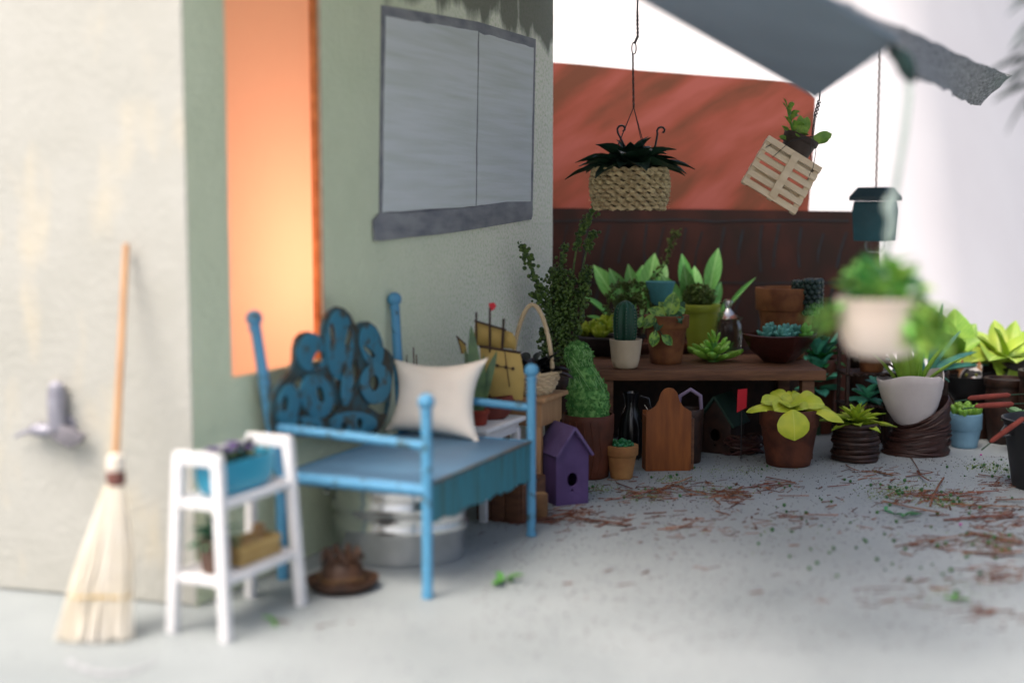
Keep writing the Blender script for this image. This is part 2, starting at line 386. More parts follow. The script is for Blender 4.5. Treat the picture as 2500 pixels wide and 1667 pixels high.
# ------------------------------------------------------------------ house
house = thing('house', 'pale stucco house corner with grey painted window and glowing orange window', 'house', C0, WROT)
def HL(p):                                   # world -> house frame
    q = Vector(p) - C0
    return Vector((q.dot(TD), -q.dot(ND), q.z))
def stucco(name, c1, c2, stain):
    m = bpy.data.materials.new(name); m.use_nodes = True; N = m.node_tree.nodes; L = m.node_tree.links
    b = N['Principled BSDF']; b.inputs['Roughness'].default_value = .85; b.inputs['Specular IOR Level'].default_value = .15
    tc = N.new('ShaderNodeTexCoord')
    n1 = N.new('ShaderNodeTexNoise'); n1.inputs['Scale'].default_value = 2.2; n1.inputs['Detail'].default_value = 6; n1.inputs['Roughness'].default_value = .65
    L.new(tc.outputs['Object'], n1.inputs['Vector'])
    cr = N.new('ShaderNodeValToRGB'); cr.color_ramp.elements[0].position = .34; cr.color_ramp.elements[1].position = .62
    cr.color_ramp.elements[0].color = (*c2, 1); cr.color_ramp.elements[1].color = (*c1, 1)
    L.new(n1.outputs['Fac'], cr.inputs[0]); col = cr.outputs[0]
    sx = N.new('ShaderNodeSeparateXYZ'); L.new(tc.outputs['Object'], sx.inputs[0])
    if stain:
        def mr(inp, a, b_):
            q = N.new('ShaderNodeMapRange'); q.inputs[1].default_value = a; q.inputs[2].default_value = b_; L.new(inp, q.inputs[0]); return q.outputs[0]
        def mul(a, c):
            q = N.new('ShaderNodeMath'); q.operation = 'MULTIPLY'; L.new(a, q.inputs[0])
            if isinstance(c, float): q.inputs[1].default_value = c
            else: L.new(c, q.inputs[1])
            return q.outputs[0]
        # sparse gritty paint at the far end: cream, brightened to paint in light
        gn = N.new('ShaderNodeTexNoise'); gn.inputs['Scale'].default_value = 55; gn.inputs['Detail'].default_value = 5; L.new(tc.outputs['Object'], gn.inputs['Vector'])
        f1 = mul(mr(sx.outputs[0], 1.2, 3.0), mr(gn.outputs['Fac'], .34, .54))
        mx = N.new('ShaderNodeMix'); mx.data_type = 'RGBA'; L.new(f1, mx.inputs[0]); L.new(col, mx.inputs[6]); mx.inputs[7].default_value = (.88, .87, .77, 1); col = mx.outputs[2]
        # dark mossy runs from the top, in vertical drips
        mp = N.new('ShaderNodeMapping'); mp.inputs['Scale'].default_value = (5.5, 5.5, 1.7); L.new(tc.outputs['Object'], mp.inputs[0])
        dn = N.new('ShaderNodeTexNoise'); dn.inputs['Scale'].default_value = 1; dn.inputs['Detail'].default_value = 6; L.new(mp.outputs[0], dn.inputs['Vector'])
        top = mr(sx.outputs[2], 2.38, 2.60)
        ad = N.new('ShaderNodeMath'); ad.operation = 'MULTIPLY_ADD'; L.new(top, ad.inputs[0]); ad.inputs[1].default_value = .45; L.new(dn.outputs['Fac'], ad.inputs[2])
        f2 = mul(mr(ad.outputs[0], .72, .86), .85)
        f2 = mul(f2, mr(sx.outputs[0], 1.25, 1.7))
        mx = N.new('ShaderNodeMix'); mx.data_type = 'RGBA'; L.new(f2, mx.inputs[0]); L.new(col, mx.inputs[6]); mx.inputs[7].default_value = (.13, .14, .11, 1); col = mx.outputs[2]
    else:
        mp = N.new('ShaderNodeMapping'); mp.inputs['Scale'].default_value = (3, 3, 1.2); L.new(tc.outputs['Object'], mp.inputs[0])
        dn = N.new('ShaderNodeTexNoise'); dn.inputs['Scale'].default_value = 1.6; dn.inputs['Detail'].default_value = 7; L.new(mp.outputs[0], dn.inputs['Vector'])
        q = N.new('ShaderNodeMapRange'); q.inputs[1].default_value = .56; q.inputs[2].default_value = .74; q.inputs[4].default_value = .6; L.new(dn.outputs['Fac'], q.inputs[0])
        mx = N.new('ShaderNodeMix'); mx.data_type = 'RGBA'; L.new(q.outputs[0], mx.inputs[0]); L.new(col, mx.inputs[6]); mx.inputs[7].default_value = (.63, .56, .42, 1); col = mx.outputs[2]
    L.new(col, b.inputs['Base Color'])
    nb = N.new('ShaderNodeTexNoise'); nb.inputs['Scale'].default_value = 38; nb.inputs['Detail'].default_value = 6; L.new(tc.outputs['Object'], nb.inputs['Vector'])
    bp = N.new('ShaderNodeBump'); bp.inputs['Strength'].default_value = .6 if stain else .28; bp.inputs['Distance'].default_value = .02
    L.new(nb.outputs['Fac'], bp.inputs['Height']); L.new(bp.outputs[0], b.inputs['Normal'])
    return m
M_cream = stucco('cream_stucco', (.475, .475, .44), (.43, .43, .392), False)
M_green = stucco('green_stucco', (.68, .745, .55), (.61, .68, .49), True)
HT = 2.95; TH = .045
o0 = wall_tz(558, 500, 0)[0]; o1 = wall_tz(786, 500, 0)[0]; oz = wall_tz(564, 924, 0)[1]; oz2 = 2.62
tend = wall_tz(1350, 300, 0)[0]
mb = MB()
# side wall with its tall opening: one closed ring of four butted blocks, edges roughened by a grid
def slab(mb, x0, x1, z0, z1, nx, nz, y0=0.0, th=TH, amp=.002):
    vs = []; fs = []
    for yy in (y0, y0 + th):
        for j in range(nz + 1):
            for i in range(nx + 1):
                x = x0 + (x1 - x0) * i / nx; z = z0 + (z1 - z0) * j / nz
                vs.append((x, yy + amp * noise.noise(Vector((x * 5, z * 5, yy))), z))
    K = (nx + 1) * (nz + 1)
    for j in range(nz):
        for i in range(nx):
            a = j * (nx + 1) + i
            fs.append((a, a + 1, a + nx + 2, a + nx + 1)); fs.append((K + a, K + a + nx + 1, K + a + nx + 2, K + a + 1))
    for i in range(nx):
        fs.append((i, K + i, K + i + 1, i + 1)); a = nz * (nx + 1) + i; fs.append((a, a + 1, K + a + 1, K + a))
    for j in range(nz):
        a = j * (nx + 1); fs.append((a, a + nx + 1, K + a + nx + 1, K + a)); a += nx; fs.append((a, K + a, K + a + nx + 1, a + nx + 1))
    mb.add(vs, fs)
slab(mb, 0, o0, 0.003, HT, 4, 30); slab(mb, o1, tend, 0.003, HT, 30, 30)
slab(mb, o0 + .0005, o1 - .0005, 0.003, oz, 8, 9); slab(mb, o0 + .0005, o1 - .0005, oz2, HT, 8, 4)
mb.build('side_wall', M_green, house, fix=False, sharp=30)
# front wall, at a slightly open angle
fd = Vector((-.963, .27, 0)); fn = Vector((-.27, -.963, 0))
mb = MB(); vs = []; a0 = C0 + fd * -.004 + fn * .004
cor = [a0, a0 + fd * 3.2, a0 + fd * 3.2 - fn * .05, a0 + fd * .046 - fn * .05 ]
cor[3] = a0 - fn * .05 + fd * .05
nn = 24; rowsA = []
vs = [HL(Vector((p.x, p.y, z))) for z in (.003, HT) for p in cor]
mb.add(vs, [(0, 1, 5, 4), (1, 2, 6, 5), (2, 3, 7, 6), (3, 0, 4, 7), (0, 3, 2, 1), (4, 5, 6, 7)])
mb.build('front_wall', M_cream, house, bevel=.012, seg=3)
mb = MB().box((tend - .03, 1.0, HT / 2), (.058, 1.9, HT - .01)); mb.build('end_wall', M_cream, house)
mb = MB().box((1.75, 1.05, HT + .025), (3.5, 2.1, .04)); mb.build('ceiling', M_cream, house)
# glowing blind inside the opening, its edging, and the lamp in the room behind
m = bpy.data.materials.new('orange_blind'); m.use_nodes = True; N = m.node_tree.nodes; L = m.node_tree.links
pb = N['Principled BSDF']; pb.inputs['Base Color'].default_value = (.85, .52, .30, 1); pb.inputs['Roughness'].default_value = .8
tl = N.new('ShaderNodeBsdfTranslucent'); mxs = N.new('ShaderNodeMixShader'); mxs.inputs[0].default_value = .75
tc = N.new('ShaderNodeTexCoord'); mp = N.new('ShaderNodeMapping'); mp.inputs['Scale'].default_value = (60, 60, 6); L.new(tc.outputs['Object'], mp.inputs[0])
nz = N.new('ShaderNodeTexNoise'); nz.inputs['Scale'].default_value = 2; L.new(mp.outputs[0], nz.inputs['Vector'])
cr = N.new('ShaderNodeValToRGB'); cr.color_ramp.elements[0].color = (.91, .66, .52, 1); cr.color_ramp.elements[1].color = (.97, .72, .57, 1)
L.new(nz.outputs['Fac'], cr.inputs[0]); L.new(cr.outputs[0], tl.inputs[0])
L.new(tl.outputs[0], mxs.inputs[2]); L.new(pb.outputs[0], mxs.inputs[1]); L.new(mxs.outputs[0], N['Material Output'].inputs[0])
win = MB().box(((o0 + o1) / 2, TH + .006, (oz + oz2) / 2), (o1 - o0 + .08, .006, oz2 - oz + .06)).build('orange_window', m, house)
M_edge = mat('orange_edging', (.62, .27, .10), (.42, .17, .06), 14, .7)
MB().box((o1 - .008, TH / 2 + .004, (oz + oz2) / 2), (.012, TH - .012, oz2 - oz - .006)).build('reveal', M_edge, win, bevel=.002)
M_pale = mat('bare_card', (.62, .55, .42), (.5, .42, .3), 20, .8)
MB().box((o1 - .004, -.003, (oz + oz2) / 2), (.014, .005, oz2 - oz - .004)).build('edge_strip', M_pale, win)
lamp_d = bpy.data.lights.new('room_lamp', 'POINT'); lamp = bpy.data.objects.new('room_lamp', lamp_d); COL.objects.link(lamp)
lamp_d.energy = 39; lamp_d.color = (1.0, .60, .46); lamp_d.shadow_soft_size = .12; lamp.parent = house
lamp.location = (o1 - .08, .75, 1.25)

# painted window: two panes, dark brushed outline, sill
M_pane = mat('pane_paint', (.68, .72, .74), (.56, .61, .58), 3, .75, .3, 60, stretch=(.5, 1, 9), lo=.25, hi=.6, detail=8)
M_stroke = mat('stroke_paint', (.17, .18, .21), (.30, .31, .33), 4, .75, .1, 40, stretch=(1.2, 1, 3))
q = [wall_tz(u, v, .003) for u, v in ((936, 25), (1166, 68), (1304, 104), (1296, 512), (1160, 512), (930, 530))]
(pt0, pz0), (pt1, pz1), (pt2, pz2), (pt3, pz3), (pt4, pz4), (pt5, pz5) = q
pw_root = MB().plate([(pt0 - .02, pz0 + .02), (pt1, pz1 + .03), (pt2 + .02, pz2 + .02), (pt3 + .02, pz3 - .04), (pt4, pz4 - .04), (pt5 - .02, pz5 - .04)], th=.004, y0=-.006).build('painted_window', M_stroke, house)
for pl in ([(pt0 + .012, pz0 - .03), (pt1 - .008, pz1 - .02), (pt4 - .008, pz4 + .02), (pt5 + .008, pz5 + .02)],
           [(pt1 + .008, pz1 - .025), (pt2 - .022, pz2 - .035), (pt3 - .02, pz3 + .03), (pt4 + .008, pz4 + .02)]):
    out = []
    for i in range(4):
        a = Vector((*pl[i], 0)); b = Vector((*pl[(i + 1) % 4], 0))
        for k in range(12):
            p = a.lerp(b, k / 12); e = (b - a).normalized(); nrm = Vector((-e.y, e.x, 0))
            p += nrm * .010 * noise.noise(Vector((p.x * 9 + i * 7, p.y * 9, 2)))
            out.append((p.x, p.y))
    MB().plate(out, th=.003, y0=-.010).build('pane', M_pane, pw_root)
sl = [wall_tz(u, v, .02) for u, v in ((916, 538), (930, 522), (1010, 520), (1085, 514), (1170, 503), (1240, 493), (1302, 492), (1303, 512), (1300, 536), (1230, 548), (1160, 560), (1080, 572), (1000, 580), (940, 588), (918, 588))]
MB().plate(sl, th=.012, y0=-.016).build('sill', M_stroke, pw_root, bevel=.003)
# tap-like fitting on the front wall
fr = math.atan2(-fd.y, -fd.x)
u0 = (155 - 1250) / F
def front_pt(u, v, off=0.0):
    d = ray(u, v); o = Vector((0, 0, CAMZ)) - C0; k = (off - o.dot(fn)) / d.dot(fn)
    return Vector((0, 0, CAMZ)) + d * k
fp = front_pt(160, 1040, .006)
fx = thing('wall_tap', 'small grey metal tap fitting fixed to the cream front wall', 'tap', (fp.x, fp.y, fp.z), fr)
M_zinc = mat('dull_zinc', (.36, .36, .42), (.27, .27, .32), 20, .5, metal=.4)
MB().tube([(-.012, -.035, -.01), (-.012, -.035, .05), (-.010, -.035, .12), (-.010, -.035, .165), (-.010, -.035, .18)], [.034, .035, .036, .03, .012], 16).build('spindle', M_zinc, fx)
MB().ball((-.075, -.04, -.012), .05, 16, 10, (1.25, .7, .55)).build('spout', M_zinc, fx)
MB().plate([(0, .02), (.06, .0), (.118, -.022), (.10, -.05), (.05, -.075), (-.01, -.05), (-.04, -.02)], th=.03, y0=-.06).build('lever', mat('dark_zinc', (.24, .23, .26), None, 9, .5, metal=.3), fx, bevel=.006)
MB().tube([(-.11, -.04, -.018), (-.16, -.04, -.025), (-.20, -.04, -.045)], [.012, .009, .005], 8).build('nozzle', M_zinc, fx)
MB().lathe([(0, 0), (.05, 0), (.05, .012), (0, .014)], 20).build('flange', M_zinc, fx, ).rotation_euler = (PI / 2, 0, 0)

# ------------------------------------------------------------------ painted boards behind the garden
def painted(name, c1, c2, c3, sc, st, rot):
    m = bpy.data.materials.new(name); m.use_nodes = True; N = m.node_tree.nodes; L = m.node_tree.links
    b = N['Principled BSDF']; b.inputs['Roughness'].default_value = .6; b.inputs['Specular IOR Level'].default_value = .3
    tc = N.new('ShaderNodeTexCoord'); mp = N.new('ShaderNodeMapping'); mp.inputs['Rotation'].default_value = (0, rot, 0); L.new(tc.outputs['Object'], mp.inputs[0])
    nd = N.new('ShaderNodeTexNoise'); nd.inputs['Scale'].default_value = 1.2; L.new(mp.outputs[0], nd.inputs['Vector'])
    va = N.new('ShaderNodeVectorMath'); va.operation = 'MULTIPLY_ADD'; va.inputs[1].default_value = (.22, .22, .22); L.new(nd.outputs['Color'], va.inputs[0]); L.new(mp.outputs[0], va.inputs[2])
    m2 = N.new('ShaderNodeMapping'); m2.inputs['Scale'].default_value = st; L.new(va.outputs[0], m2.inputs[0])
    nz = N.new('ShaderNodeTexNoise'); nz.inputs['Scale'].default_value = sc; nz.inputs['Detail'].default_value = 5; nz.inputs['Roughness'].default_value = .5; L.new(m2.outputs[0], nz.inputs['Vector'])
    cr = N.new('ShaderNodeValToRGB'); e = cr.color_ramp.elements; e[0].position = .38; e[0].color = (*c2, 1); e[1].position = .62; e[1].color = (*c3, 1)
    k = e.new(.5); k.color = (*c1, 1)
    L.new(nz.outputs['Fac'], cr.inputs[0]); L.new(cr.outputs[0], b.inputs['Base Color'])
    return m
M_redpaint = painted('brushed_red', (.235, .056, .034), (.135, .044, .022), (.30, .080, .062), 1.9, (.55, 1, 2.0), R(32))
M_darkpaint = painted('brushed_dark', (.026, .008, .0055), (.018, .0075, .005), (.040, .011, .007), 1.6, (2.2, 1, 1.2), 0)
YB = 9.25
def PB(u, v, y): p = P(u, v, y); return (p.x, p.z)
wl = thing('garden_wall', 'dark red-brown board with faint painted brick lines behind the plants', 'wall', (0, YB, 0))
top = PB(1300, 506, YB)[1]
out = [(-.6, .002), (PB(2150, 1000, YB)[0], .002), (PB(2148, 517, YB)[0], PB(2148, 517, YB)[1]), (PB(1700, 511, YB)[0], PB(1700, 511, YB)[1]), (-.6, top)]
MB().plate(out, th=.03).build('board', M_darkpaint, wl)
M_line = mat('brick_line_paint', (.014, .017, .022), (.018, .011, .011), 12, .7)
def stroke(px, w):
    mb = MB(); pts = [Vector((PB(u, v, YB)[0], 0, PB(u, v, YB)[1])) for u, v in px]
    for k in range(len(pts) - 1):
        a, b = pts[k], pts[k + 1]; e = (b - a).normalized(); nr = Vector((-e.z, 0, e.x)) * w
        o = -.003
        mb.add([a - nr + Vector((0, o, 0)), b - nr + Vector((0, o, 0)), b + nr + Vector((0, o, 0)), a + nr + Vector((0, o, 0))], [(0, 1, 2, 3)])
    mb.build('painted_line', M_line, wl, fix=False)
for v0 in (538, 690, 850):
    px = []; u = 1352
    while u < 2100: px.append((u, v0 + 5 * noise.noise(Vector((u * .01, v0, 0))))); u += 40
    stroke(px, .008)
for row, (va, vb) in enumerate(((545, 680), (700, 840))):
    u = 1375 + row * 25
    while u < 2090:
        d = rnd.uniform(-16, 8); stroke([(u + 10, va + rnd.uniform(0, 30)), (u + d * .4, (va + vb) / 2), (u + d, vb - rnd.uniform(0, 40))], rnd.uniform(.007, .012)); u += rnd.uniform(38, 66)
YR = YB + .06
rf = thing('painted_roof_board', 'brushed terracotta-red painted cardboard roof above the dark wall', 'roof board', (0, YR, 0))
out = [PB(1300, 149, YR), PB(1420, 158, YR), PB(1560, 172, YR), PB(1700, 183, YR), PB(1840, 193, YR), PB(1958, 203, YR), PB(1990, 240, YR), PB(1984, 380, YR), PB(1974, 520, YR)]
out = out + [(out[-1][0] - .01, .02), (out[-1][0] - .4, .002), (-.5, .002), (-.5, out[0][1])]
MB().plate(out, th=.03).build('board', M_redpaint, rf)

# ------------------------------------------------------------------ porch roof and the frame that carries it
M_under = mat('slate_card', (.17, .215, .265), (.15, .19, .235), 3, .75, .05, 30)
M_grit = mat('grit_roofing', (.40, .41, .42), (.12, .125, .135), 75, .9, 1.0, 100, lo=.42, hi=.60, detail=3)
roof = thing('porch_roof', 'grey roofing sheet jutting over the garden, gritty lighter end to the right', 'roof')
a = P(1990, 238, 5.6); b = P(1560, 0, 4.6); c = P(2192, 104, 4.3)
b2 = a + (b - a) * 1.75; c2 = a + (c - a) * 1.6; d = b2 + c2 - a
def sheet(pts, th):
    n_ = (pts[1] - pts[0]).cross(pts[-1] - pts[0]).normalized()
    if n_.z < 0: n_ = -n_
    k = len(pts); mb = MB(); mb.add(pts + [p + n_ * th for p in pts], [tuple(range(k)), tuple(range(2 * k - 1, k - 1, -1))] + [(i, (i + 1) % k, k + (i + 1) % k, k + i) for i in range(k)])
    return mb
def on_roof(u, v):
    nr = (b - a).cross(c - a); d_ = ray(u, v); o = Vector((0, 0, CAMZ)); return o + d_ * ((a - o).dot(nr) / d_.dot(nr))
e_ = on_roof(1965, -30); e2 = on_roof(1880, -240); d = on_roof(1500, -330)
sheet([a, b2, d, e2, e_, c], .02).build('roof_underside', M_under, roof)
# gritty slope running back to the right, torn lower edge
upper = [e_.lerp(P(2470, 190, 7.2), k / 30) for k in range(31)]
lowp = [(2192, 106, 4.34), (2222, 188, 4.55), (2262, 200, 5.2), (2320, 226, 6.1), (2362, 252, 6.9), (2388, 258, 7.1)]
lower = []
for k in range(31):
    s = k / 30 * 5; i = min(int(s), 4); f = s - i
    lower.append(P(*lowp[i]).lerp(P(*lowp[i + 1]), f))
mb = MB(); nv = 5; vs = []
for side in (0, 1):
    for k in range(31):
        jag = Vector((rnd.uniform(-.006, .006), 0, rnd.uniform(-.012, .012)))
        jag2 = Vector((rnd.uniform(-.006, .006), 0, rnd.uniform(-.008, .008)))
        for j in range(nv + 1):
            p = lower[k].lerp(upper[k], j / nv)
            if j == 0: p = p + jag
            if j == nv: p = p + jag2
            if k == 30: p = p + Vector((rnd.uniform(-.015, .012), 0, rnd.uniform(-.01, .01)))
            vs.append(p + Vector((.004, .016, .008)) * side)
fs = []; K = 31 * (nv + 1)
for k in range(30):
    for j in range(nv):
        q0 = k * (nv + 1) + j; q1 = q0 + nv + 1
        fs += [(q0, q1, q1 + 1, q0 + 1), (K + q0, K + q0 + 1, K + q1 + 1, K + q1)]
    q0 = k * (nv + 1); q1 = q0 + nv + 1; fs += [(q0, K + q0, K + q1, q1), (q0 + nv, q1 + nv, K + q1 + nv, K + q0 + nv)]
for j in range(nv): fs += [(j, j + 1, K + j + 1, K + j), (30 * (nv + 1) + j, K + 30 * (nv + 1) + j, K + 30 * (nv + 1) + j + 1, 30 * (nv + 1) + j + 1)]
mb.add(vs, fs).build('roof_slope', M_grit, roof, sharp=60)
# added unseen canopy on house top and frame: shades the garden, white for bounce
cw = [Vector((-1.1, 4.4, 3.0)), Vector((2.1, 4.4, 3.0)), Vector((2.1, 8.1, 3.0)), Vector((W(3.5, 0).x, 8.1, 3.0)), W(.02, -.1, 3.0)]
sheet(cw, .03).build('shade_canopy', mat('canopy_bounce_white', (.78, .77, .74), (.7, .69, .66), 4, .8), roof)
M_green_metal = mat('dark_green_metal', (.02, .05, .045), (.012, .03, .028), 12, .5)
hk = P(2216, 172, 4.35)
MB().tube([hk + Vector((-.06, 0, .07)), hk + Vector((-.02, 0, .04)), hk, hk + Vector((.012, 0, -.03)), hk + Vector((.005, 0, -.05))], [.02, .03, .03, .018, .006], 10).build('bracket', M_green_metal, roof)
MB().bar(P(2150, 84, 5.25), P(2150, 80, 6.62), .014, .014).build('hanging_arm', M_green_metal, roof)
fr_ = thing('porch_frame', 'dark green beam and post carrying the porch roof', 'porch frame', (3.15, 7.3, 0))
MB().box((-1.35, 0, 2.92), (.07, .07, .155)).build('post', M_green_metal, fr_)
MB().box((0, 0, 1.38), (.09, .09, 2.76)).build('post', M_green_metal, fr_, bevel=.006)
MB().bar((.2, 0, 2.80), (-3.22, .02, 2.80), .07, .08).build('beam', M_green_metal, fr_, bevel=.006)
for x0, tgt in ((-2.75, b + (b2 - b) * .55), (-1.6, e2)):
    tg = tgt - Vector((3.15, 7.3, 0)) + Vector((0, 0, .05))
    MB().bar((x0, 0, 2.77), tg, .05, .06).build('rafter', M_green_metal, fr_, bevel=.005)
# leafy sprig hanging at the right edge
sg = thing('leafy_sprig', 'dark green leafy sprig hanging down at the top right edge', 'foliage', P(2612, -120, 4.4))
ml = leaf_mesh(mat('dark_leaf_sprig', (.02, .07, .05), (.012, .04, .03), 4, .5, jit=.2), 'lance', .35, .5, .2, .04)
sp_ = [Vector((0, 0, 0)), Vector((-.02, 0, -.15)), Vector((-.035, 0, -.30)), Vector((-.05, 0, -.42))]
MB().tube(sp_, [.012, .01, .008, .004]).build('stem', M_green_metal, sg)
for k in range(44):
    s = .15 + .85 * k / 43; i = min(int(s * 3), 2); p = sp_[i].lerp(sp_[i + 1], s * 3 - i)
    leaf(sg, ml, p, PI + rnd.uniform(-1.2, 1.2) if k % 2 else rnd.uniform(-1, 1), R(rnd.uniform(-60, 5)), rnd.uniform(.16, .24))

# ================================================================== THINGS
def leaf_dir(parent, me, base, tip, hint=(0, -1, .5), wf=1.0, name='leaf'):
    base = Vector(base); d = Vector(tip) - base; L_ = d.length; x = d.normalized()
    h = Vector(hint); z = (h - x * h.dot(x)).normalized(); y = z.cross(x)
    o = bpy.data.objects.new(name, me); COL.objects.link(o); o.parent = parent
    M = Matrix((x * L_, y * L_ * wf, z * L_)).transposed().to_4x4(); M.translation = base
    o.matrix_local = M
    return o
# ---- shared finishes
M_terra = mat('terracotta', (.20, .078, .026), (.11, .036, .012), 9, .75, .3, 45, lo=.38, hi=.6, detail=8)
M_terra_dark = mat('terracotta_dark', (.105, .03, .013), (.05, .013, .006), 9, .6, .25, 40, lo=.38, hi=.6, detail=8)
M_terra_pale = mat('terracotta_pale', (.36, .18, .06), (.26, .115, .04), 8, .75, .2, 60)
M_wood = mat('walnut_wood', (.17, .075, .035), (.085, .035, .017), 5, .6, .2, 30, stretch=(1, 7, 7))
M_woodred = mat('red_wood', (.24, .075, .016), (.15, .042, .010), 4, .6, .1, 30, stretch=(6, 6, 1))
M_white = mat('white_paint', (.74, .74, .76), (.60, .59, .58), 16, .55, .15, 40, lo=.28, hi=.42, detail=7)
M_blue = mat('bench_blue', (.085, .28, .47), (.05, .10, .12), 16, .5, .3, 40, jit=.04, lo=.33, hi=.41, detail=8)
M_teal = mat('weathered_teal', (.038, .20, .30), (.06, .065, .05), 13, .6, .35, 45, lo=.36, hi=.48, detail=7)
M_slate = mat('seat_slate_blue', (.10, .21, .33), (.085, .17, .27), 3, .5, .08, 40)
M_black = mat('gloss_black', (.012, .012, .014), (.008, .008, .009), 5, .22, coat=.4)
M_wire = mat('wire_dark', (.05, .05, .055), (.03, .03, .03), 9, .4, metal=.7)
M_darkwick = mat('dark_wicker', (.040, .017, .011), (.018, .009, .007), 22, .45, .2, 50)
M_cloth = mat('cream_cloth', (.82, .77, .69), (.76, .70, .62), 4, .9, .15, 90)
G_lime = mat('lime_leaf', (.40, .48, .04), (.28, .37, .025), 3, .45, jit=.14)
G_bright = mat('bright_leaf', (.15, .41, .09), (.085, .27, .055), 3, .42, jit=.18, vein=(.26, .52, .18))
G_mid = mat('mid_leaf', (.10, .30, .045), (.06, .20, .03), 3, .5, jit=.16, vein=(.18, .40, .09))
G_dark = mat('dark_leaf', (.018, .055, .025), (.010, .032, .016), 4, .5, jit=.2)
G_teal = mat('teal_leaf', (.055, .22, .155), (.03, .13, .10), 3, .5, jit=.15)
G_spring = mat('spring_leaf', (.28, .46, .06), (.18, .34, .04), 3, .45, jit=.12)
G_olive = mat('olive_bead', (.085, .125, .018), (.035, .06, .010), 30, .55)
G_vine = mat('vine_bead', (.10, .165, .03), (.020, .05, .012), 40, .4)
G_emer = mat('emerald_bead', (.02, .17, .06), (.012, .10, .035), 6, .3, jit=.2)
G_blackleaf = mat('black_leaf', (.012, .013, .015), (.006, .006, .007), 8, .3, jit=.2)

# ------------------------------------------------------------------ broom
bb = G(232, 1562)
tp = front_pt(308, 597, .035)
broom = thing('broom', 'straw broom with pale bristles leaning on the cream front wall', 'broom', bb)
ax = (tp - bb); M_straw = mat('bristle_straw', (.80, .76, .69), (.72, .66, .54), 6, .8, jit=.1, stretch=(1, 1, .4))
kn = P(283, 1105, bb.y + .13) - bb
MB().tube([kn - Vector((.004, .006, .06)), kn, kn.lerp(ax, .5) + Vector((.001, 0, 0)), ax], [.013, .013, .0125, .012], 12).build('handle', mat('pine_handle', (.56, .32, .16), (.46, .25, .12), 3, .55, stretch=(8, 8, .6)), broom)
mb = MB(); rb = random.Random(3); neck = P(283, 1165, bb.y + .11) - bb
for k in range(430):
    a = rb.uniform(0, 6.28); q = math.sqrt(rb.random())
    e = Vector((math.cos(a) * .132 * q + rb.gauss(0, .008), math.sin(a) * .05 * q, abs(rb.gauss(0, .014))))
    s0 = neck + Vector((math.cos(a) * .024 * q, math.sin(a) * .022 * q, .0))
    mid = s0.lerp(e, .55) + Vector((math.cos(a) * .012 * q + rb.gauss(0, .007), rb.gauss(0, .004), 0))
    mb.tube([s0, mid, e], [.0022, .003, rb.uniform(.0014, .0034)], 4)
tag(mb.build('bristles', M_straw, broom), kind='stuff')
MB().lathe([(.012, .085), (.026, .08), (.033, .05), (.03, .02), (.027, 0)], 18, neck).build('shoulder', mat('bristle_pale', (.76, .72, .66), (.66, .6, .5), 20, .8, stretch=(4, 4, .5)), broom)
MB().lathe([(.024, -.028), (.032, -.026), (.034, 0), (.032, .026), (.022, .03)], 18, neck).build('binding', mat('brown_binding', (.20, .085, .07), (.12, .05, .04), 20, .7), broom)
st = neck.lerp(Vector((0, 0, 0)), .72)
MB().tube([st + Vector((math.cos(w) * .107, math.sin(w) * .046, .004 * math.sin(3 * w))) for w in [2 * PI * k / 28 for k in range(28)]], .005, 6, closed=True).build('stitching', mat('gold_thread', (.62, .42, .12), None, 9), broom)

# ------------------------------------------------------------------ white two-shelf rack
r0 = (G(415, 1545) + G(550, 1568) + G(735, 1478) + G(620, 1452)) / 4
rack = thing('plant_rack', 'white two-shelf plant stand at the house corner', 'plant stand', r0, R(65))
RL, RW, RH = .232, .118, .655
for sx in (-1, 1):
    for sy in (-1, 1):
        MB().bar((sx * RL, sy * RW, 0), (sx * (RL - .02), sy * (RW - .035), RH - .012), .036, .036, (1, 0, 0)).build('leg', M_white, rack, bevel=.004)
    MB().bar((sx * (RL - .021), -(RW - .0195), RH - .020), (sx * (RL - .021), RW - .0195, RH - .020), .034, .045).build('top_bar', M_white, rack, bevel=.004)
    for z, w in ((.475, RW - .046), (.205, RW - .03)):
        MB().bar((sx * (RL - .012), -w, z), (sx * (RL - .012), w, z), .026, .032).build('crossbar', M_white, rack, bevel=.003)
for z in (.475, .205):
    MB().box((0, 0, z - .002), (2 * RL - .056, 2 * RW - .06, .018)).build('shelf', M_white, rack, bevel=.003)
for sy in (-1, 1):
    MB().bar((-RL + .04, sy * (RW - .05), RH - .10 if sy < 0 else RH - .02), (RL - .04, sy * (RW - .05), RH - .10 if sy < 0 else RH - .02), .012, .012).build('rail', M_white, rack) if sy > 0 else None
for z, w in ((.475, RW - .026), (.205, RW - .012)):
    for sy in (-1, 1):
        MB().bar((-RL + .03, sy * (w + .004), z), (RL - .03, sy * (w + .004), z), .014, .028).build('shelf_edge', M_white, rack, bevel=.002)
Mr = Matrix.Rotation(R(65), 3, 'Z')
def RK(x, y, z): return r0 + Mr @ Vector((x, y, z))
pl = thing('trough_planter', 'turquoise trough of dark leaves and purple flowers on the white stand', 'planter', RK(0, 0, .4835), R(65))
M_turq = mat('turquoise_glaze', (.03, .34, .50), (.025, .27, .42), 4, .35, coat=.2)
mb = MB(); pr = [(.0, 0), (.72, 0), (.86, .015), (.96, .05), (1.0, .09), (1.0, .125), (.93, .125), (.9, .07), (0, .06)]
vs = []; n_ = 40
for r_, z in pr:
    for k in range(n_):
        w = 2 * PI * k / n_; c_, s_ = math.cos(w), math.sin(w)
        ex = .45
        vs.append((math.copysign(abs(c_) ** ex, c_) * .185 * r_, math.copysign(abs(s_) ** ex, s_) * .066 * r_, z))
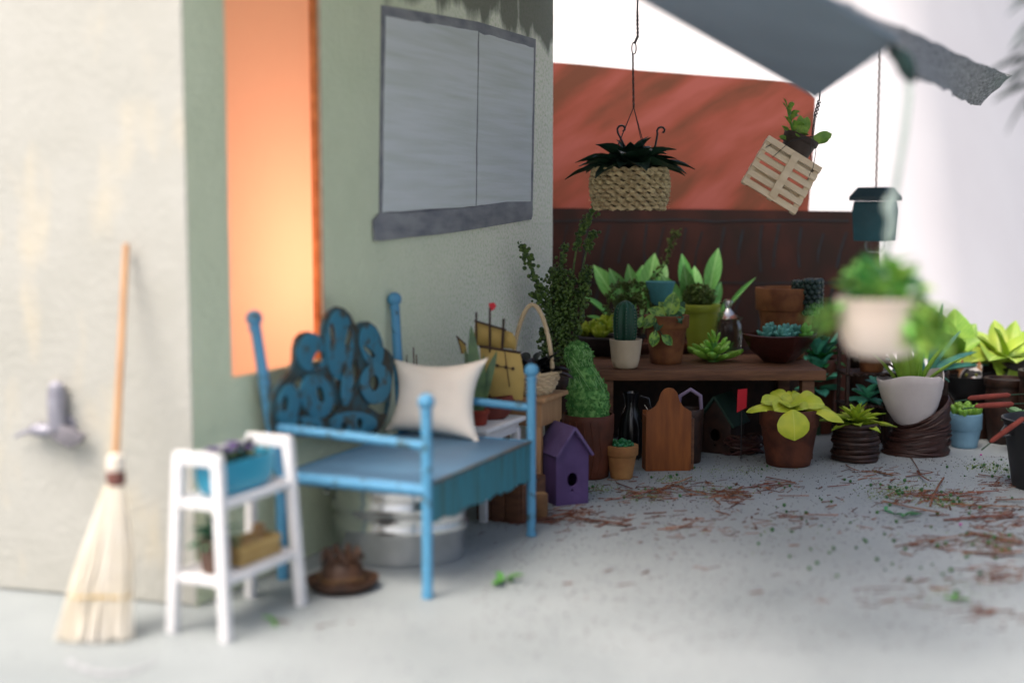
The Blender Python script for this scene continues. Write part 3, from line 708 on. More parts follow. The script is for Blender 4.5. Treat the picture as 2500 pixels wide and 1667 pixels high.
fs = [(j * n_ + k, j * n_ + (k + 1) % n_, (j + 1) * n_ + (k + 1) % n_, (j + 1) * n_ + k) for j in range(len(pr) - 1) for k in range(n_)]
mb.add(vs, fs).build('trough', M_turq, pl, sharp=60)
MB().box((0, 0, .1), (.33, .105, .02)).build('soil', mat('soil', (.035, .022, .014)), pl, bevel=.005)
ml = leaf_mesh(G_dark, 'lance', .3, .5, .3, .05)
for k in range(34):
    leaf(pl, ml, (rnd.uniform(-.15, .15), rnd.uniform(-.045, .045), .108), rnd.uniform(0, 6.28), R(rnd.uniform(25, 80)), rnd.uniform(.05, .10))
mf = leaf_mesh(mat('purple_petal', (.11, .04, .24), (.06, .02, .14), 5, .5, jit=.2), 'round', .7, .5, .3, .06)
for fx_, fy_, fz_ in ((-.06, -.02, .16), (.0, .01, .17), (.03, -.03, .155), (-.1, .02, .165)):
    for k in range(6): leaf(pl, mf, (fx_, fy_, fz_), k * 1.047 + fx_ * 9, R(20), .032, name='petal')
ct = thing('slatted_crate', 'small yellow wooden crate on the lower shelf of the white stand', 'crate', RK(.06, -.005, .2135), R(65))
M_ywood = mat('yellow_wood', (.55, .38, .15), (.44, .29, .10), 5, .65, .1, 40, stretch=(2, 8, 8))
for z in (.018, .058):
    for sy in (-1, 1): MB().box((0, sy * .055, z), (.25, .008, .034)).build('slat', M_ywood, ct, bevel=.002)
    for sx in (-1, 1): MB().box((sx * .121, 0, z), (.008, .10, .034)).build('end_slat', M_ywood, ct, bevel=.002)
MB().box((0, 0, .006), (.232, .10, .008)).build('base', M_ywood, ct)
for sx in (-1, 1):
    for sy in (-1, 1): MB().box((sx * .108, sy * .045, .043), (.014, .010, .08)).build('corner_post', M_ywood, ct)
for k in range(7):
    q = MB().ball((0, 0, 0), .026, 10, 7, (1, .8, .8)); tag(q.build('seed_ball', mat('tan_ball', (.42, .27, .13), (.30, .18, .08), 9, .8, jit=.25)), 'tan rounded seed pod heaped in the yellow crate', 'seed pod', 'seed pods in the yellow crate').location = RK(.06, -.005, .2135) + Mr @ Vector((-.08 + .028 * k, rnd.uniform(-.02, .02), .066 + (.03 if k > 4 else 0)))
sp1 = thing('potted_plant', 'brown pot with emerald leaves on the lower shelf of the white stand', 'potted plant', RK(-.135, -.005, .2135), R(65))
pot_parts(sp1, .062, .05, .115, mat('brown_pot', (.16, .10, .075), (.10, .06, .045), 9, .7))
ml = leaf_mesh(mat('emerald_leaf', (.015, .15, .07), (.01, .09, .04), 4, .4, jit=.2), 'ovate', .5, .7, .3, .05)
rosette(sp1, ml, (0, 0, .10), [(9, .09, 20, .01, 0), (7, .09, 50, .005, .02), (4, .08, 78, 0, .03)])

# ------------------------------------------------------------------ blue bench
bench = thing('garden_bench', 'blue metal garden bench with pierced butterfly back and ball finials', 'bench', W(.975, .42), WROT)
FX, FY, BY = .525, -.335, .33
def post(path, rr_, ball, nm='post'):
    o = MB().tube(path, rr_, 14).build(nm, M_blue, bench)
    b_ = path[-1]
    MB().ball(b_, ball, 18, 12).build('finial', M_blue, o)
    MB().lathe([(rr_[-1], -.012), (ball * .72, -.008), (ball * .72, .002), (rr_[-1], .006)], 16, Vector(b_) - Vector((0, 0, ball + .004))).build('collar', M_blue, o)
for sx in (-1, 1):
    post([(sx * FX, FY, .004), (sx * FX, FY, .03), (sx * FX, FY, .40), (sx * FX, FY, .60), (sx * FX, FY, .772)], [.024, .021, .021, .021, .021], .033)
    bx = -.61 if sx < 0 else .552
    post([(sx * FX, BY, .004), (sx * FX, BY, .2), (sx * FX, BY, .42), ((sx * FX + bx) / 2, BY + .03, .74), (bx, BY + .055, 1.075)], [.023, .023, .024, .023, .022], .034)
    MB().tube([(sx * FX + (.0 if sx > 0 else -.02), BY + .012, .63), (sx * (FX), 0, .615), (sx * FX, FY, .60)], .0185, 12).build('armrest', M_blue, bench)
    MB().tube([(sx * FX, BY, .425), (sx * FX, FY, .425)], .024, 12).build('seat_rail', M_blue, bench)
MB().box((0, -.008, .437), (2 * FX - .035, FY * -2 - .045, .022)).build('seat', M_slate, bench, bevel=.004)
MB().tube([(-FX, BY, .425), (FX, BY, .425)], .018, 12).build('seat_rail', M_blue, bench)
out = []; nS = 60
for k in range(nS + 1):
    x = FX - .02 - (2 * FX - .04) * k / nS
    w = .5 + .5 * math.cos(x * PI / .131)
    out.append((x, .285 - .014 * w + .022 * noise.noise(Vector((x * 26, 0, 3))) - .01 * math.sin(x * 3)))
out = [(-FX + .02, .446), (FX - .02, .446)] + out
MB().plate(out, th=.01, y0=FY - .004).build('apron', mat('apron_teal', (.035, .19, .25), (.04, .12, .13), 5, .6, .3, 20, stretch=(9, 1, .7), lo=.32, hi=.55), bench)
MB().bar((-FX + .02, FY - .004, .447), (FX - .02, FY - .004, .447), .018, .012).build('front_edge', mat('worn_brown_edge', (.11, .09, .075), (.06, .10, .12), 14, .7), bench, bevel=.003)
def bpx(pts):
    r_ = []
    for u, v in pts:
        t, z = wall_tz(u, v, .10); r_.append((t - .975, max(z, .452)))
    return r_
outer = bpx([(672, 1062), (664, 1030), (664, 985), (674, 950), (692, 925), (712, 905), (720, 880), (721, 850), (727, 825), (740, 812), (756, 809), (774, 815), (788, 826), (789, 800), (795, 776), (808, 757), (825, 748), (842, 753), (857, 768), (866, 788), (873, 795), (886, 786), (903, 785), (919, 797), (930, 818), (936, 845), (952, 858), (964, 875), (962, 905), (958, 935), (956, 965), (953, 990), (945, 1020), (930, 1048), (915, 1062), (860, 1066), (800, 1068), (735, 1066)])
def ov(u, v, a, b, rot=0, n=12):
    r_ = []
    for k in range(n):
        w = 2 * PI * k / n; x = math.cos(w) * a; y = math.sin(w) * b
        r_.append((u + x * math.cos(rot) - y * math.sin(rot), v + x * math.sin(rot) + y * math.cos(rot)))
    return bpx(r_)
holes = [bpx([(755, 897), (765, 862), (777, 850), (790, 860), (798, 894), (778, 904)]), ov(734, 940, 13, 19, .3), ov(780, 963, 11, 24, -.25), ov(811, 815, 8, 28, -.12),
         ov(852, 825, 10, 28, .2), ov(822, 905, 9, 34, -.15), ov(868, 915, 9, 38, .1), ov(900, 856, 8, 22, -.8), ov(911, 935, 14, 23), bpx([(900, 990), (922, 980), (949, 982), (946, 1010), (928, 1010)]),
         ov(800, 1006, 36, 10, -.45), ov(726, 1008, 12, 17, .2), ov(874, 1033, 9, 16, -.1), ov(908, 1042, 12, 12), ov(836, 1042, 8, 13), ov(765, 1046, 15, 8), ov(692, 985, 10, 24, .1), ov(694, 1040, 10, 10), ov(752, 833, 9, 7, .2), ov(917, 812, 6, 9, -.2)]
M_brown = mat('brown_wash', (.035, .09, .11), (.05, .045, .032), 12, .7, .3, 40, lo=.42, hi=.6)
bk = MB().plate(outer, holes, .018, BY - .008).build('backrest', M_brown, bench, bevel=.003)
H = holes
for i, (u, v, a_, b2_, rt, hs) in enumerate(((828, 842, 34, 86, 0, (ov(811, 814, 7, 28, -.12), ov(851, 824, 8, 28, .2))), (757, 860, 33, 46, .12, (bpx([(758, 894), (768, 864), (778, 853), (788, 862), (795, 892), (778, 900)]),)), (905, 844, 28, 54, -.2, (ov(899, 858, 6, 20, -.8),)),
        (770, 966, 40, 55, -.25, (ov(780, 963, 9, 22, -.25),)), (914, 936, 38, 50, .05, (ov(911, 935, 12, 20),)), (700, 988, 28, 52, .15, (ov(692, 985, 8, 21, .1),)), (858, 1032, 58, 28, 0, (ov(836, 1042, 7, 11), ov(874, 1033, 8, 13, -.1))), (740, 1038, 42, 22, -.1, (ov(765, 1044, 11, 6), ov(726, 1032, 8, 10, .2))), (842, 940, 14, 50, .1, ()))):
    MB().plate(ov(u, v, a_, b2_, rt, 28), hs, .0055, BY - .0142 - .0012 * i).build('wing_petal', M_teal, bk, bevel=.0015)
cs = W(1.385, .30, .4535)
cu = thing('cushion', 'off-white cushion with pointed corners on the blue bench', 'cushion', cs, rot=(-R(14), 0, -WA))
mb = MB(); nn = 20; vs = []; fs = []
for side in (1, -1):
    for j in range(nn + 1):
        for i in range(nn + 1):
            a = -1 + 2 * i / nn; b_ = -1 + 2 * j / nn
            x = a * (1 - .22 * (1 - b_ * b_)) * .25; z = b_ * (1 - (.22 if b_ > 0 else .10) * (1 - a * a)) * .185 + .185
            t_ = .062 * (max(0, 1 - a ** 4) * max(0, 1 - b_ ** 4)) ** .6
            t_ += .010 * noise.noise(Vector((a * 2.2, b_ * 2.2, side * 3))) * (1 - a * a) * (1 - b_ * b_)
            vs.append((x, -side * t_, z + .012 * a * b_))
K = (nn + 1) ** 2
for s_ in (0, 1):
    for j in range(nn):
        for i in range(nn):
            q0 = s_ * K + j * (nn + 1) + i; fs.append((q0, q0 + 1, q0 + nn + 2, q0 + nn + 1) if s_ == 0 else (q0, q0 + nn + 1, q0 + nn + 2, q0 + 1))
mb.add(vs, fs).build('cover', M_cloth, cu, sharp=80)

# ------------------------------------------------------------------ under the bench
tub = thing('metal_tub', 'oval galvanised metal tub under the blue bench', 'tub', (-.485, 5.62, 0), R(-8))
M_galv = mat('galvanised', (.78, .79, .79), (.62, .63, .63), 9, .22, metal=.95, lo=.3, hi=.7)
prof = [(0, .012), (.84, .012), (.86, 0), (.885, .004), (.89, .02), (.912, .12), (.955, .136), (.96, .156), (.922, .172), (.935, .215), (.985, .23), (.99, .25), (.945, .266), (.97, .325), (1.0, .33), (1.012, .34), (1.0, .35), (.965, .348), (.95, .3), (.88, .03), (0, .028)]
MB().lathe([(r_ * .31, z) for r_, z in prof], 56, sx=1, sy=.76).build('basin', M_galv, tub, sharp=45)
for sx in (-1, 1):
    MB().tube([(sx * .305, -.05, .27), (sx * .335, -.045, .275), (sx * .345, 0, .262), (sx * .335, .045, .275), (sx * .305, .05, .27)], .008, 8).build('handle', M_galv, tub)
for k, (x, y, mm, lb) in enumerate(((-.10, .02, 'reflect_green', 'green'), (.06, .03, 'reflect_white', 'white'), (-.02, -.08, 'reflect_dark', 'dark'))):  # added shapes standing in for colours reflected in the tub metal
    m_ = mat(mm, {'reflect_green': (.05, .28, .09), 'reflect_white': (.62, .60, .58), 'reflect_dark': (.04, .045, .05)}[mm], None, 5, .4)
    g = MB().lathe([(0, 0), (.045, .004), (.075, .05), (.07, .10), (.035, .135), (.03, .16), (.036, .175), (0, .18)], 20)
    o = g.build('reflection_jar', m_); o.location = (-.485 + x, 5.62 + y, .03); tag(o, lb + ' rounded jar added inside the metal tub for its reflected colours', 'jar')
ht = thing('straw_hat', 'dark brown wide-brimmed hat lying on the floor under the bench', 'hat', G(836, 1436), R(20))
ht.scale = (1, 1, 1.7)
M_hat = mat('hat_brown', (.075, .035, .018), (.03, .015, .010), 9, .6, .4, 30)
MB().lathe([(0, .07), (.06, .068), (.078, .055), (.088, .028), (.092, .02), (.125, .018), (.14, .028), (.142, .022), (.122, .004), (.09, .002), (.08, .006)], 40, wob=.14, seed=4).build('brim_and_crown', M_hat, ht, sharp=60)
MB().tube([(math.cos(w) * .09, math.sin(w) * .09, .03 + .003 * math.sin(3 * w)) for w in [2 * PI * k / 30 for k in range(30)]], .006, 6, closed=True).build('hat_band', mat('hat_band', (.13, .07, .03), None, 9), ht)
for k in range(9):
    a = k * .7; MB().tube([(math.cos(a) * .05, math.sin(a) * .05, .068), (math.cos(a + .3) * .07, math.sin(a + .3) * .07, .088), (math.cos(a + .5) * .085, math.sin(a + .5) * .085, .07)], [.008, .012, .006], 6).build('curl', M_hat, ht)
cr_ = thing('wooden_crate', 'reddish brown plank crate on the floor behind the front bench leg', 'crate', W(1.86, .50), WROT)
M_crate = mat('crate_brown', (.15, .065, .032), (.085, .036, .02), 5, .7, .2, 30, stretch=(2, 2, 7))
for sx in (-1, 0, 1):
    for sy in (-1, 1): MB().box((sx * .103, sy * .115, .09), (.096, .012, .18)).build('plank', M_crate, cr_, bevel=.003)
for sy in (-1, 0, 1):
    for sx in (-1, 1): MB().box((sx * .159, sy * .076, .09), (.012, .070, .18)).build('plank', M_crate, cr_, bevel=.003)
MB().box((0, 0, .012), (.30, .21, .012)).build('bottom', M_crate, cr_)
lg = thing('wood_block', 'short tan wood block beside the purple birdhouse', 'wood block', G(1318, 1262), R(30))
MB().lathe([(0, 0), (.038, 0), (.04, .004), (.041, .06), (.039, .115), (.036, .12), (0, .122)], 14, wob=.1, seed=2).build('block', mat('tan_bark', (.22, .115, .05), (.12, .06, .028), 8, .8, .3, 40), lg)
MB().lathe([(0, .122), (.03, .123), (.034, .1205)], 14).build('cut_face', mat('cut_wood', (.38, .23, .11), (.28, .16, .07), 12, .8), lg)

# ------------------------------------------------------------------ white side table, ship, aloe
wt = thing('side_table', 'white side table beyond the bench carrying the toy ship', 'table', W(1.86, .265), WROT)
MB().box((0, 0, .446), (.48, .43, .028)).build('table_top', M_white, wt, bevel=.012, seg=3)
MB().box((0, 0, .405), (.42, .37, .05)).build('apron', M_white, wt, bevel=.003)
for sx in (-1, 1):
    for sy in (-1, 1): MB().bar((sx * .20, sy * .175, 0), (sx * .20, sy * .175, .40), .035, .035, (1, 0, 0)).build('leg', M_white, wt, bevel=.004)
SY = 6.47; s0 = Vector((-.115, SY, .4605))
ship = thing('toy_ship', 'toy sailing ship with yellow sails, dark masts and red flag', 'toy ship', s0)
M_sail = mat('yellow_sail', (.44, .315, .10), (.36, .25, .07), 4, .7, .1, 60)
M_mast = mat('mast_dark', (.045, .022, .016), (.025, .013, .010), 9, .6)
def SX(u, v, dy=0.0): return P(u, v, SY + dy) - s0
hull = MB(); hp = []
for j in range(7):
    zz = .0 + .10 * j / 6
    for k in range(20):
        w = 2 * PI * k / 20; f = (.55 + .45 * (j / 6) ** .6)
        x = math.copysign(abs(math.cos(w)) ** .8, math.cos(w)) * .135 * f; y = math.sin(w) * .05 * f * (1 - .35 * abs(math.cos(w)))
        hp.append((x, y, zz + (.03 * (x / .13) ** 2 if j == 6 else 0)))
fs = [(j * 20 + k, j * 20 + (k + 1) % 20, (j + 1) * 20 + (k + 1) % 20, (j + 1) * 20 + k) for j in range(6) for k in range(20)] + [tuple(range(19, -1, -1)), tuple(120 + k for k in range(20))]
hull.add(hp, fs).build('hull', mat('hull_red', (.16, .03, .02), (.08, .02, .015), 8, .5), ship)
def sail(px, belly, dy):
    (a, b_, c_, d_) = [SX(u, v, dy) for u, v in px]; n1 = 10; vs = []; fs = []
    for side in (0, 1):
        for j in range(n1 + 1):
            for i in range(n1 + 1):
                p = a.lerp(b_, i / n1).lerp(d_.lerp(c_, i / n1), j / n1)
                f = math.sin(PI * i / n1) * .6 + .4; g = math.sin(PI * j / n1)
                p = p + Vector((.012 * g * (i / n1), -belly * f * g + side * .004, 0)); vs.append(p)
    K = (n1 + 1) ** 2
    for j in range(n1):
        for i in range(n1):
            q0 = j * (n1 + 1) + i; fs += [(q0, q0 + 1, q0 + n1 + 2, q0 + n1 + 1), (K + q0, K + q0 + n1 + 1, K + q0 + n1 + 2, K + q0 + 1)]
    return MB().add(vs, fs).build('sail', M_sail, ship, sharp=60)
sail([(1160, 786), (1226, 803), (1226, 852), (1157, 842)], .02, .02)
sail([(1231, 806), (1250, 812), (1258, 852), (1228, 850)], .02, .02)
sail([(1172, 848), (1270, 862), (1276, 976), (1180, 972)], .035, -.01)
sail([(1116, 822), (1119, 822), (1140, 862), (1126, 864)], .004, .03)
for px, r_ in (([(1163, 762), (1162, 850)], .005), ([(1196, 752), (1196, 900)], .0055), ([(1230, 778), (1226, 852)], .0065), ([(1158, 783), (1236, 806)], .0055), ([(1170, 845), (1272, 861)], .006), ([(1114, 820), (1138, 842)], .004), ([(1116, 822), (1128, 862)], .003), ([(1232, 858), (1244, 945)], .0025), ([(1226, 968), (1250, 944)], .006)):
    dy = -.055 if r_ in (.0025,) else -.012
    MB().tube([SX(u, v, dy) for u, v in px], r_, 8).build('mast' if abs(px[0][0] - px[1][0]) < 8 else 'yard', M_mast, ship)
MB().tube([SX(1196, 900, -.012), Vector((SX(1196, 900).x, -.012, .09))], .0055, 8).build('mast', M_mast, ship)
for x_ in (1214, 1235, 1252): MB().ball(SX(x_, 892 + (x_ - 1214) * .2, -.05), .0085, 10, 8).build('deadeye', M_mast, ship)
MB().tube([SX(1214, 892, -.05), SX(1252, 900, -.05)], .002, 6).build('rigging', M_mast, ship)
fl_ = [SX(1193, 740), SX(1206, 738), SX(1212, 746), SX(1207, 755), SX(1196, 760)]
mb = MB().plate([(p.x, p.z) for p in fl_], th=.004, y0=-.012); mb.build('flag', mat('flag_red', (.50, .02, .035), (.40, .012, .025), 8, .6), ship)
al = thing('aloe_plant', 'spiky dark green aloe in a small red pot before the ship', 'potted plant', (-.165, 6.30, .4605))
pot_parts(al, .052, .042, .075, mat('pot_red', (.28, .035, .018), (.2, .025, .012), 7, .5), rim=.02)
ml = leaf_mesh(mat('aloe_leaf', (.075, .14, .06), (.04, .085, .045), 5, .5, jit=.15), 'blade', .17, .25, .5, .06)
for u, v, dy in ((1150, 795, 0), (1210, 858, -.02), (1135, 850, .02), (1180, 870, -.05), (1120, 905, -.02), (1200, 900, .04), (1160, 860, .05)):
    leaf_dir(al, ml, (0, 0, .06), P(u, v, 6.30 + dy) - Vector((-.165, 6.30, .4605)))
# thin stems against the wall
tw = thing('dry_twigs', 'two thin dry twigs standing behind the bench against the wall', 'twig', W(1.62, .06))
for du, h in ((0, .80), (.07, .83), (.10, .79)): MB().tube([(du * .4, du * .9, .0), (du * .42, du, h * .5), (du * .4 - .01, du, h)], [.006, .005, .003], 6).build('twig', M_mast if du == 0 else M_wood, tw)

# ------------------------------------------------------------------ tan cabinet and wicker basket
cb = thing('small_cabinet', 'tan wooden cabinet with one drawer supporting the wicker basket', 'cabinet', W(2.29, .375), WROT)
M_tan = mat('tan_wood', (.42, .24, .12), (.34, .185, .085), 4, .55, .08, 40, stretch=(6, 6, 1))
MB().box((0, 0, .536), (.34, .39, .022)).build('top', M_tan, cb, bevel=.004)
MB().box((0, 0, .46), (.285, .335, .13)).build('carcass', M_tan, cb, bevel=.003)
dw = MB().box((-.148, 0, .462), (.014, .27, .085)).build('drawer', M_tan, cb, bevel=.004)
MB().ball((-.166, -.10, .462), .010, 12, 8).build('knob', mat('knob_steel', (.6, .6, .6), None, 5, .2, metal=1), dw)
for sx in (-1, 1):
    for sy in (-1, 1): MB().bar((sx * .12, sy * .145, 0), (sx * .12, sy * .145, .40), .032, .032, (1, 0, 0)).build('leg', M_tan, cb, bevel=.003)
bs = thing('wicker_basket', 'pale wicker basket with tall arched handle holding black leaves', 'basket', W(2.285, .435, .5475), R(-20))
bs.scale = (1.12, 1.12, 1.06)
M_wick = mat('pale_wicker', (.58, .46, .30), (.46, .34, .2), 9, .6, jit=.1)
def woven(parent, r0_, r1_, h_, rows, th, m_, ny=26, sy=1.0, z0=0.0, name='weave_ring', amp=.006):
    for j in range(rows):
        s = j / (rows - 1); r_ = r0_ + (r1_ - r0_) * s ** .8; pts = []
        for k in range(ny * 4):
            w = 2 * PI * k / (ny * 4)
            q = r_ + amp * math.sin(ny / 2 * w + PI * j)
            pts.append((math.cos(w) * q, math.sin(w) * q * sy, z0 + th + (h_ - 2 * th) * s + .002 * math.sin(w * 3 + j)))
        MB().tube(pts, th, 5, closed=True).build(name, m_, parent)
woven(bs, .085, .128, .115, 9, .0075, M_wick)
for k in range(13):
    w = 2 * PI * k / 13; MB().tube([(math.cos(w) * .085, math.sin(w) * .085, .004), (math.cos(w) * .11, math.sin(w) * .11, .06), (math.cos(w) * .128, math.sin(w) * .128, .118)], .005, 5).build('stake', M_wick, bs)
MB().lathe([(0, .003), (.08, .003), (.085, .012), (0, .014)], 24).build('base', M_wick, bs)
hp_ = []
for k in range(25):
    a = PI * k / 24; hp_.append((-math.cos(a) * .075 * (1 + .35 * (1 - math.sin(a))), 0, .06 + math.sin(a) ** .75 * .375))
MB().tube(hp_, .0105, 10).build('handle', M_wick, bs)
ml = leaf_mesh(G_blackleaf, 'ovate', .5, .6, .4, .04)
for k in range(58):
    a = rnd.uniform(0, 6.28); r_ = rnd.uniform(0, .09)
    leaf(bs, ml, (math.cos(a) * r_, math.sin(a) * r_, rnd.uniform(.08, .15)), a + rnd.uniform(-.6, .6), R(rnd.uniform(5, 65)), rnd.uniform(.075, .13), rnd.uniform(-.4, .4))

# ------------------------------------------------------------------ tall beaded vine by the wall end
VY = 7.72; v0 = G(1395, 1000); v0 = Vector(((1366 - 1250) / F * VY, VY, 0))
vn = thing('beaded_vine', 'tall dark green beaded vine climbing at the end of the house wall', 'potted plant', v0)
pot_parts(vn, .10, .075, .52, M_darkwick)
def vine_path(px, y): return [P(u, v, y + dy) - v0 for (u, v, dy) in px]
vst = [[(1385, 890, 0), (1368, 820, -.02), (1340, 750, -.10), (1312, 690, -.18), (1290, 635, -.24), (1272, 598, -.26)],
       [(1390, 880, 0), (1392, 760, 0), (1402, 640, .02), (1412, 580, .0), (1432, 535, 0), (1456, 505, 0)],
       [(1385, 880, 0), (1374, 760, .02), (1362, 700, .04), (1350, 650, .04)],
       [(1395, 880, 0), (1416, 780, -.02), (1430, 700, 0), (1438, 650, 0)],
       [(1396, 870, 0), (1410, 720, .04), (1430, 620, .05), (1442, 580, .05), (1454, 570, .05)],
       [(1388, 870, 0), (1350, 790, -.06), (1318, 730, -.14), (1300, 715, -.18)],
       [(1390, 870, 0), (1385, 760, .03), (1372, 660, .05), (1376, 600, .05)]]
def along(path, s):
    n_ = len(path) - 1; k = min(int(s * n_), n_ - 1); return Vector(path[k]).lerp(Vector(path[k + 1]), s * n_ - k)
mb = MB(); rv = random.Random(11)
for i, px in enumerate(vst):
    pth = vine_path(px, VY); MB().tube(pth, [.006] * (len(pth) - 1) + [.002], 6).build('stem', G_vine, vn)
    bare = i in (1, 4)
    for k in range(240 if i < 2 else 150):
        s = rv.random() ** .9
        if bare and .30 < s < .52: continue
        p = along(pth, s) + Vector((rv.gauss(0, .013), rv.gauss(0, .013), rv.gauss(0, .012)))
        if k % 4: mb.ball(p, rv.uniform(.007, .014), 6, 4)
        else: flake(mb, p, rv.uniform(.009, .016), rv)
cc = P(1372, 750, VY) - v0
clump(mb, cc, .13, 520, .014, rv, (.75, .5, 1.35), True); clump(mb, P(1368, 690, VY) - v0, .10, 240, .013, rv, (1, .6, 1), True); clump(mb, P(1425, 705, VY) - v0, .08, 130, .013, rv, (.6, .6, 1.6), True)
clump(mb, P(1352, 840, VY) - v0, .14, 380, .014, rv, (.7, .6, 1.0), True)
tag(mb.build('foliage', G_vine, vn, sharp=20), kind='stuff')

# ------------------------------------------------------------------ moss topiary in bark pot
t0 = G(1435, 1162)
tpz = thing('moss_topiary', 'rounded green moss topiary in a dark bark-patterned pot', 'potted plant', t0)
pot_parts(tpz, .145, .12, .355, mat('bark_pot', (.12, .032, .014), (.06, .018, .009), 6, .6, .3, 18), wob=.06, bulge=.006, n=40, seed=5)
for k in range(7):
    a = -PI * .95 + k * .3; MB().tube([(math.cos(a) * .123, math.sin(a) * .123, .02), (math.cos(a + .12) * .137, math.sin(a + .12) * .137, .15), (math.cos(a - .05) * .146, math.sin(a - .05) * .146, .33)], [.004, .007, .004], 6).build('bark_ridge', mat('bark_pot', (.12, .03, .014)), tpz)
G_moss = mat('moss_net', (.16, .36, .10), (.045, .17, .035), 26, .8, .5, 40, lo=.42, hi=.58)
sc = S(7.39); tops = [(0, 0, .72), (-.028, .035, .735), (-.028, .06, .72), (-.028, .078, .68), (-.02, .083, .63), (0, .09, .57), (.0, .105, .50), (-.005, .116, .43), (-.008, .118, .37), (-.01, .11, .33)]
mb = MB(); vs = []; nn = 34; zt = 1.52 - (832 - 502) * sc
for (ox, r_, z) in [(-.062, .004, zt), (-.062, .04, zt - .008), (-.058, .066, zt - .035), (-.054, .074, zt - .075), (-.048, .070, zt - .125), (-.022, .078, zt - .18), (-.006, .105, zt - .25), (-.004, .117, zt - .31), (-.002, .118, zt - .36), (0, .11, zt - .42)]:
    for k in range(nn):
        w = 2 * PI * k / nn; q = r_ * (1 + .06 * noise.noise(Vector((math.cos(w) * 2, math.sin(w) * 2, z * 9))))
        vs.append((ox + math.cos(w) * q, math.sin(w) * q, z))
mb.add(vs, [(j * nn + k, (j + 1) * nn + k, (j + 1) * nn + (k + 1) % nn, j * nn + (k + 1) % nn) for j in range(9) for k in range(nn)] + [tuple(range(nn)), tuple(range(9 * nn + nn - 1, 9 * nn - 1, -1))])
core_v = list(mb.v); mb.build('moss_core', G_moss, tpz)
mb = MB(); rv = random.Random(5)
for k in range(2300):
    i = rv.randrange(len(core_v)); j = i + rv.choice((-1, 1, nn, -nn)); j = max(0, min(len(core_v) - 1, j))
    p = Vector(core_v[i]).lerp(Vector(core_v[j]), rv.random()); flake(mb, p + Vector((rv.gauss(0, .003),) * 3), rv.uniform(.007, .017), rv)
tag(mb.build('moss_flakes', mat('moss_flake', (.14, .34, .09), (.04, .15, .03), 40, .8), tpz, sharp=20), kind='stuff')
mb = MB()
for k in range(150):      # pale netting strands over the upper half
    i = rv.randrange(nn * 1, nn * 6); a = Vector(core_v[i]); b_ = Vector(core_v[min(len(core_v) - 1, i + rv.choice((nn + 1, nn - 1, nn + 2)))])
    off = Vector((a.x + .04, a.y, 0)).normalized() * .004; mb.tube([a + off, a.lerp(b_, .5) + off * 1.4, b_ + off], .0013, 4)
tag(mb.build('netting', mat('net_pale', (.30, .52, .22), (.22, .42, .16), 9, .7), tpz), kind='stuff')

# ------------------------------------------------------------------ purple birdhouse
def birdhouse(name, label, loc, rz, wd, dp, ev, ap, m_wall, m_roof, over=.02, hole=(.5, .34, .16), m_in=None):
    t = thing(name, label, 'birdhouse', loc, rz)
    hx, hz, hr = (hole[0] - .5) * wd, hole[1] * ap, hole[2] * wd
    hol = [[(hx + math.cos(2 * PI * k / 20) * hr, hz + math.sin(2 * PI * k / 20) * hr * 1.2) for k in range(20)], [(hx + math.cos(2 * PI * k / 8) * hr * .22, hz - hr * 1.9 + math.sin(2 * PI * k / 8) * hr * .22) for k in range(8)]]
    shape = [(-wd / 2, 0), (wd / 2, 0), (wd / 2, ev), (0, ap), (-wd / 2, ev)]
    MB().plate(shape, hol, .014, -dp / 2).build('front_panel', m_wall, t, bevel=.002)
    MB().plate(shape, [], .012, dp / 2 - .012).build('back_panel', m_wall, t)
    for sx in (-1, 1): MB().box((sx * (wd / 2 - .007), .001, ev / 2), (.013, dp - .028, ev - .004)).build('side_panel', m_wall, t)
    MB().box((0, .0, .006), (wd - .03, dp - .03, .01)).build('floor_panel', m_in or M_black, t)
    sl_ = math.atan2(ap - ev, wd / 2); Ls = math.hypot(ap - ev, wd / 2) + over
    for sx in (-1, 1):
        M = Matrix.Rotation(sx * sl_, 3, 'Y')
        cx = sx * (Ls / 2) * math.cos(sl_); cz = ap - (Ls / 2) * math.sin(sl_) + .012
        MB().box((cx, -.008, cz + .004), (Ls, dp + .05, .014), M).build('roof_slab', m_roof, t, bevel=.003)
    return t
M_purple = mat('purple_paint', (.095, .055, .165), (.07, .04, .125), 7, .55, .2, 30)
M_purple2 = mat('purple_roof_paint', (.12, .085, .20), (.08, .05, .14), 9, .6, .25, 30)
birdhouse('birdhouse', 'purple wooden birdhouse with oval hole on the floor near the bench', G(1376, 1222), R(24), .185, .20, .255, .385, M_purple, M_purple2)

# ------------------------------------------------------------------ small pot with emerald beads
p0 = G(1517, 1166); pe = thing('bead_succulent', 'small tan pot of shiny emerald beads on the floor', 'potted plant', p0)
pot_parts(pe, .083, .062, .188, M_terra_pale, rim=.055, rimr=1.12)
for k in range(44):
    a = rnd.uniform(0, 6.28); r_ = .07 * math.sqrt(rnd.random()); zz = .185 + .035 * (1 - (r_ / .07) ** 2) * rnd.uniform(.3, 1)
    o = link('bead', LEAF.setdefault('bead', MB().ball((0, 0, 0), 1, 10, 7, (1.2, .8, .9)).mesh('bead', G_emer)), pe, (math.cos(a) * r_, math.sin(a) * r_, zz), (rnd.random() * 3, rnd.random(), rnd.random() * 3), rnd.uniform(.010, .017))
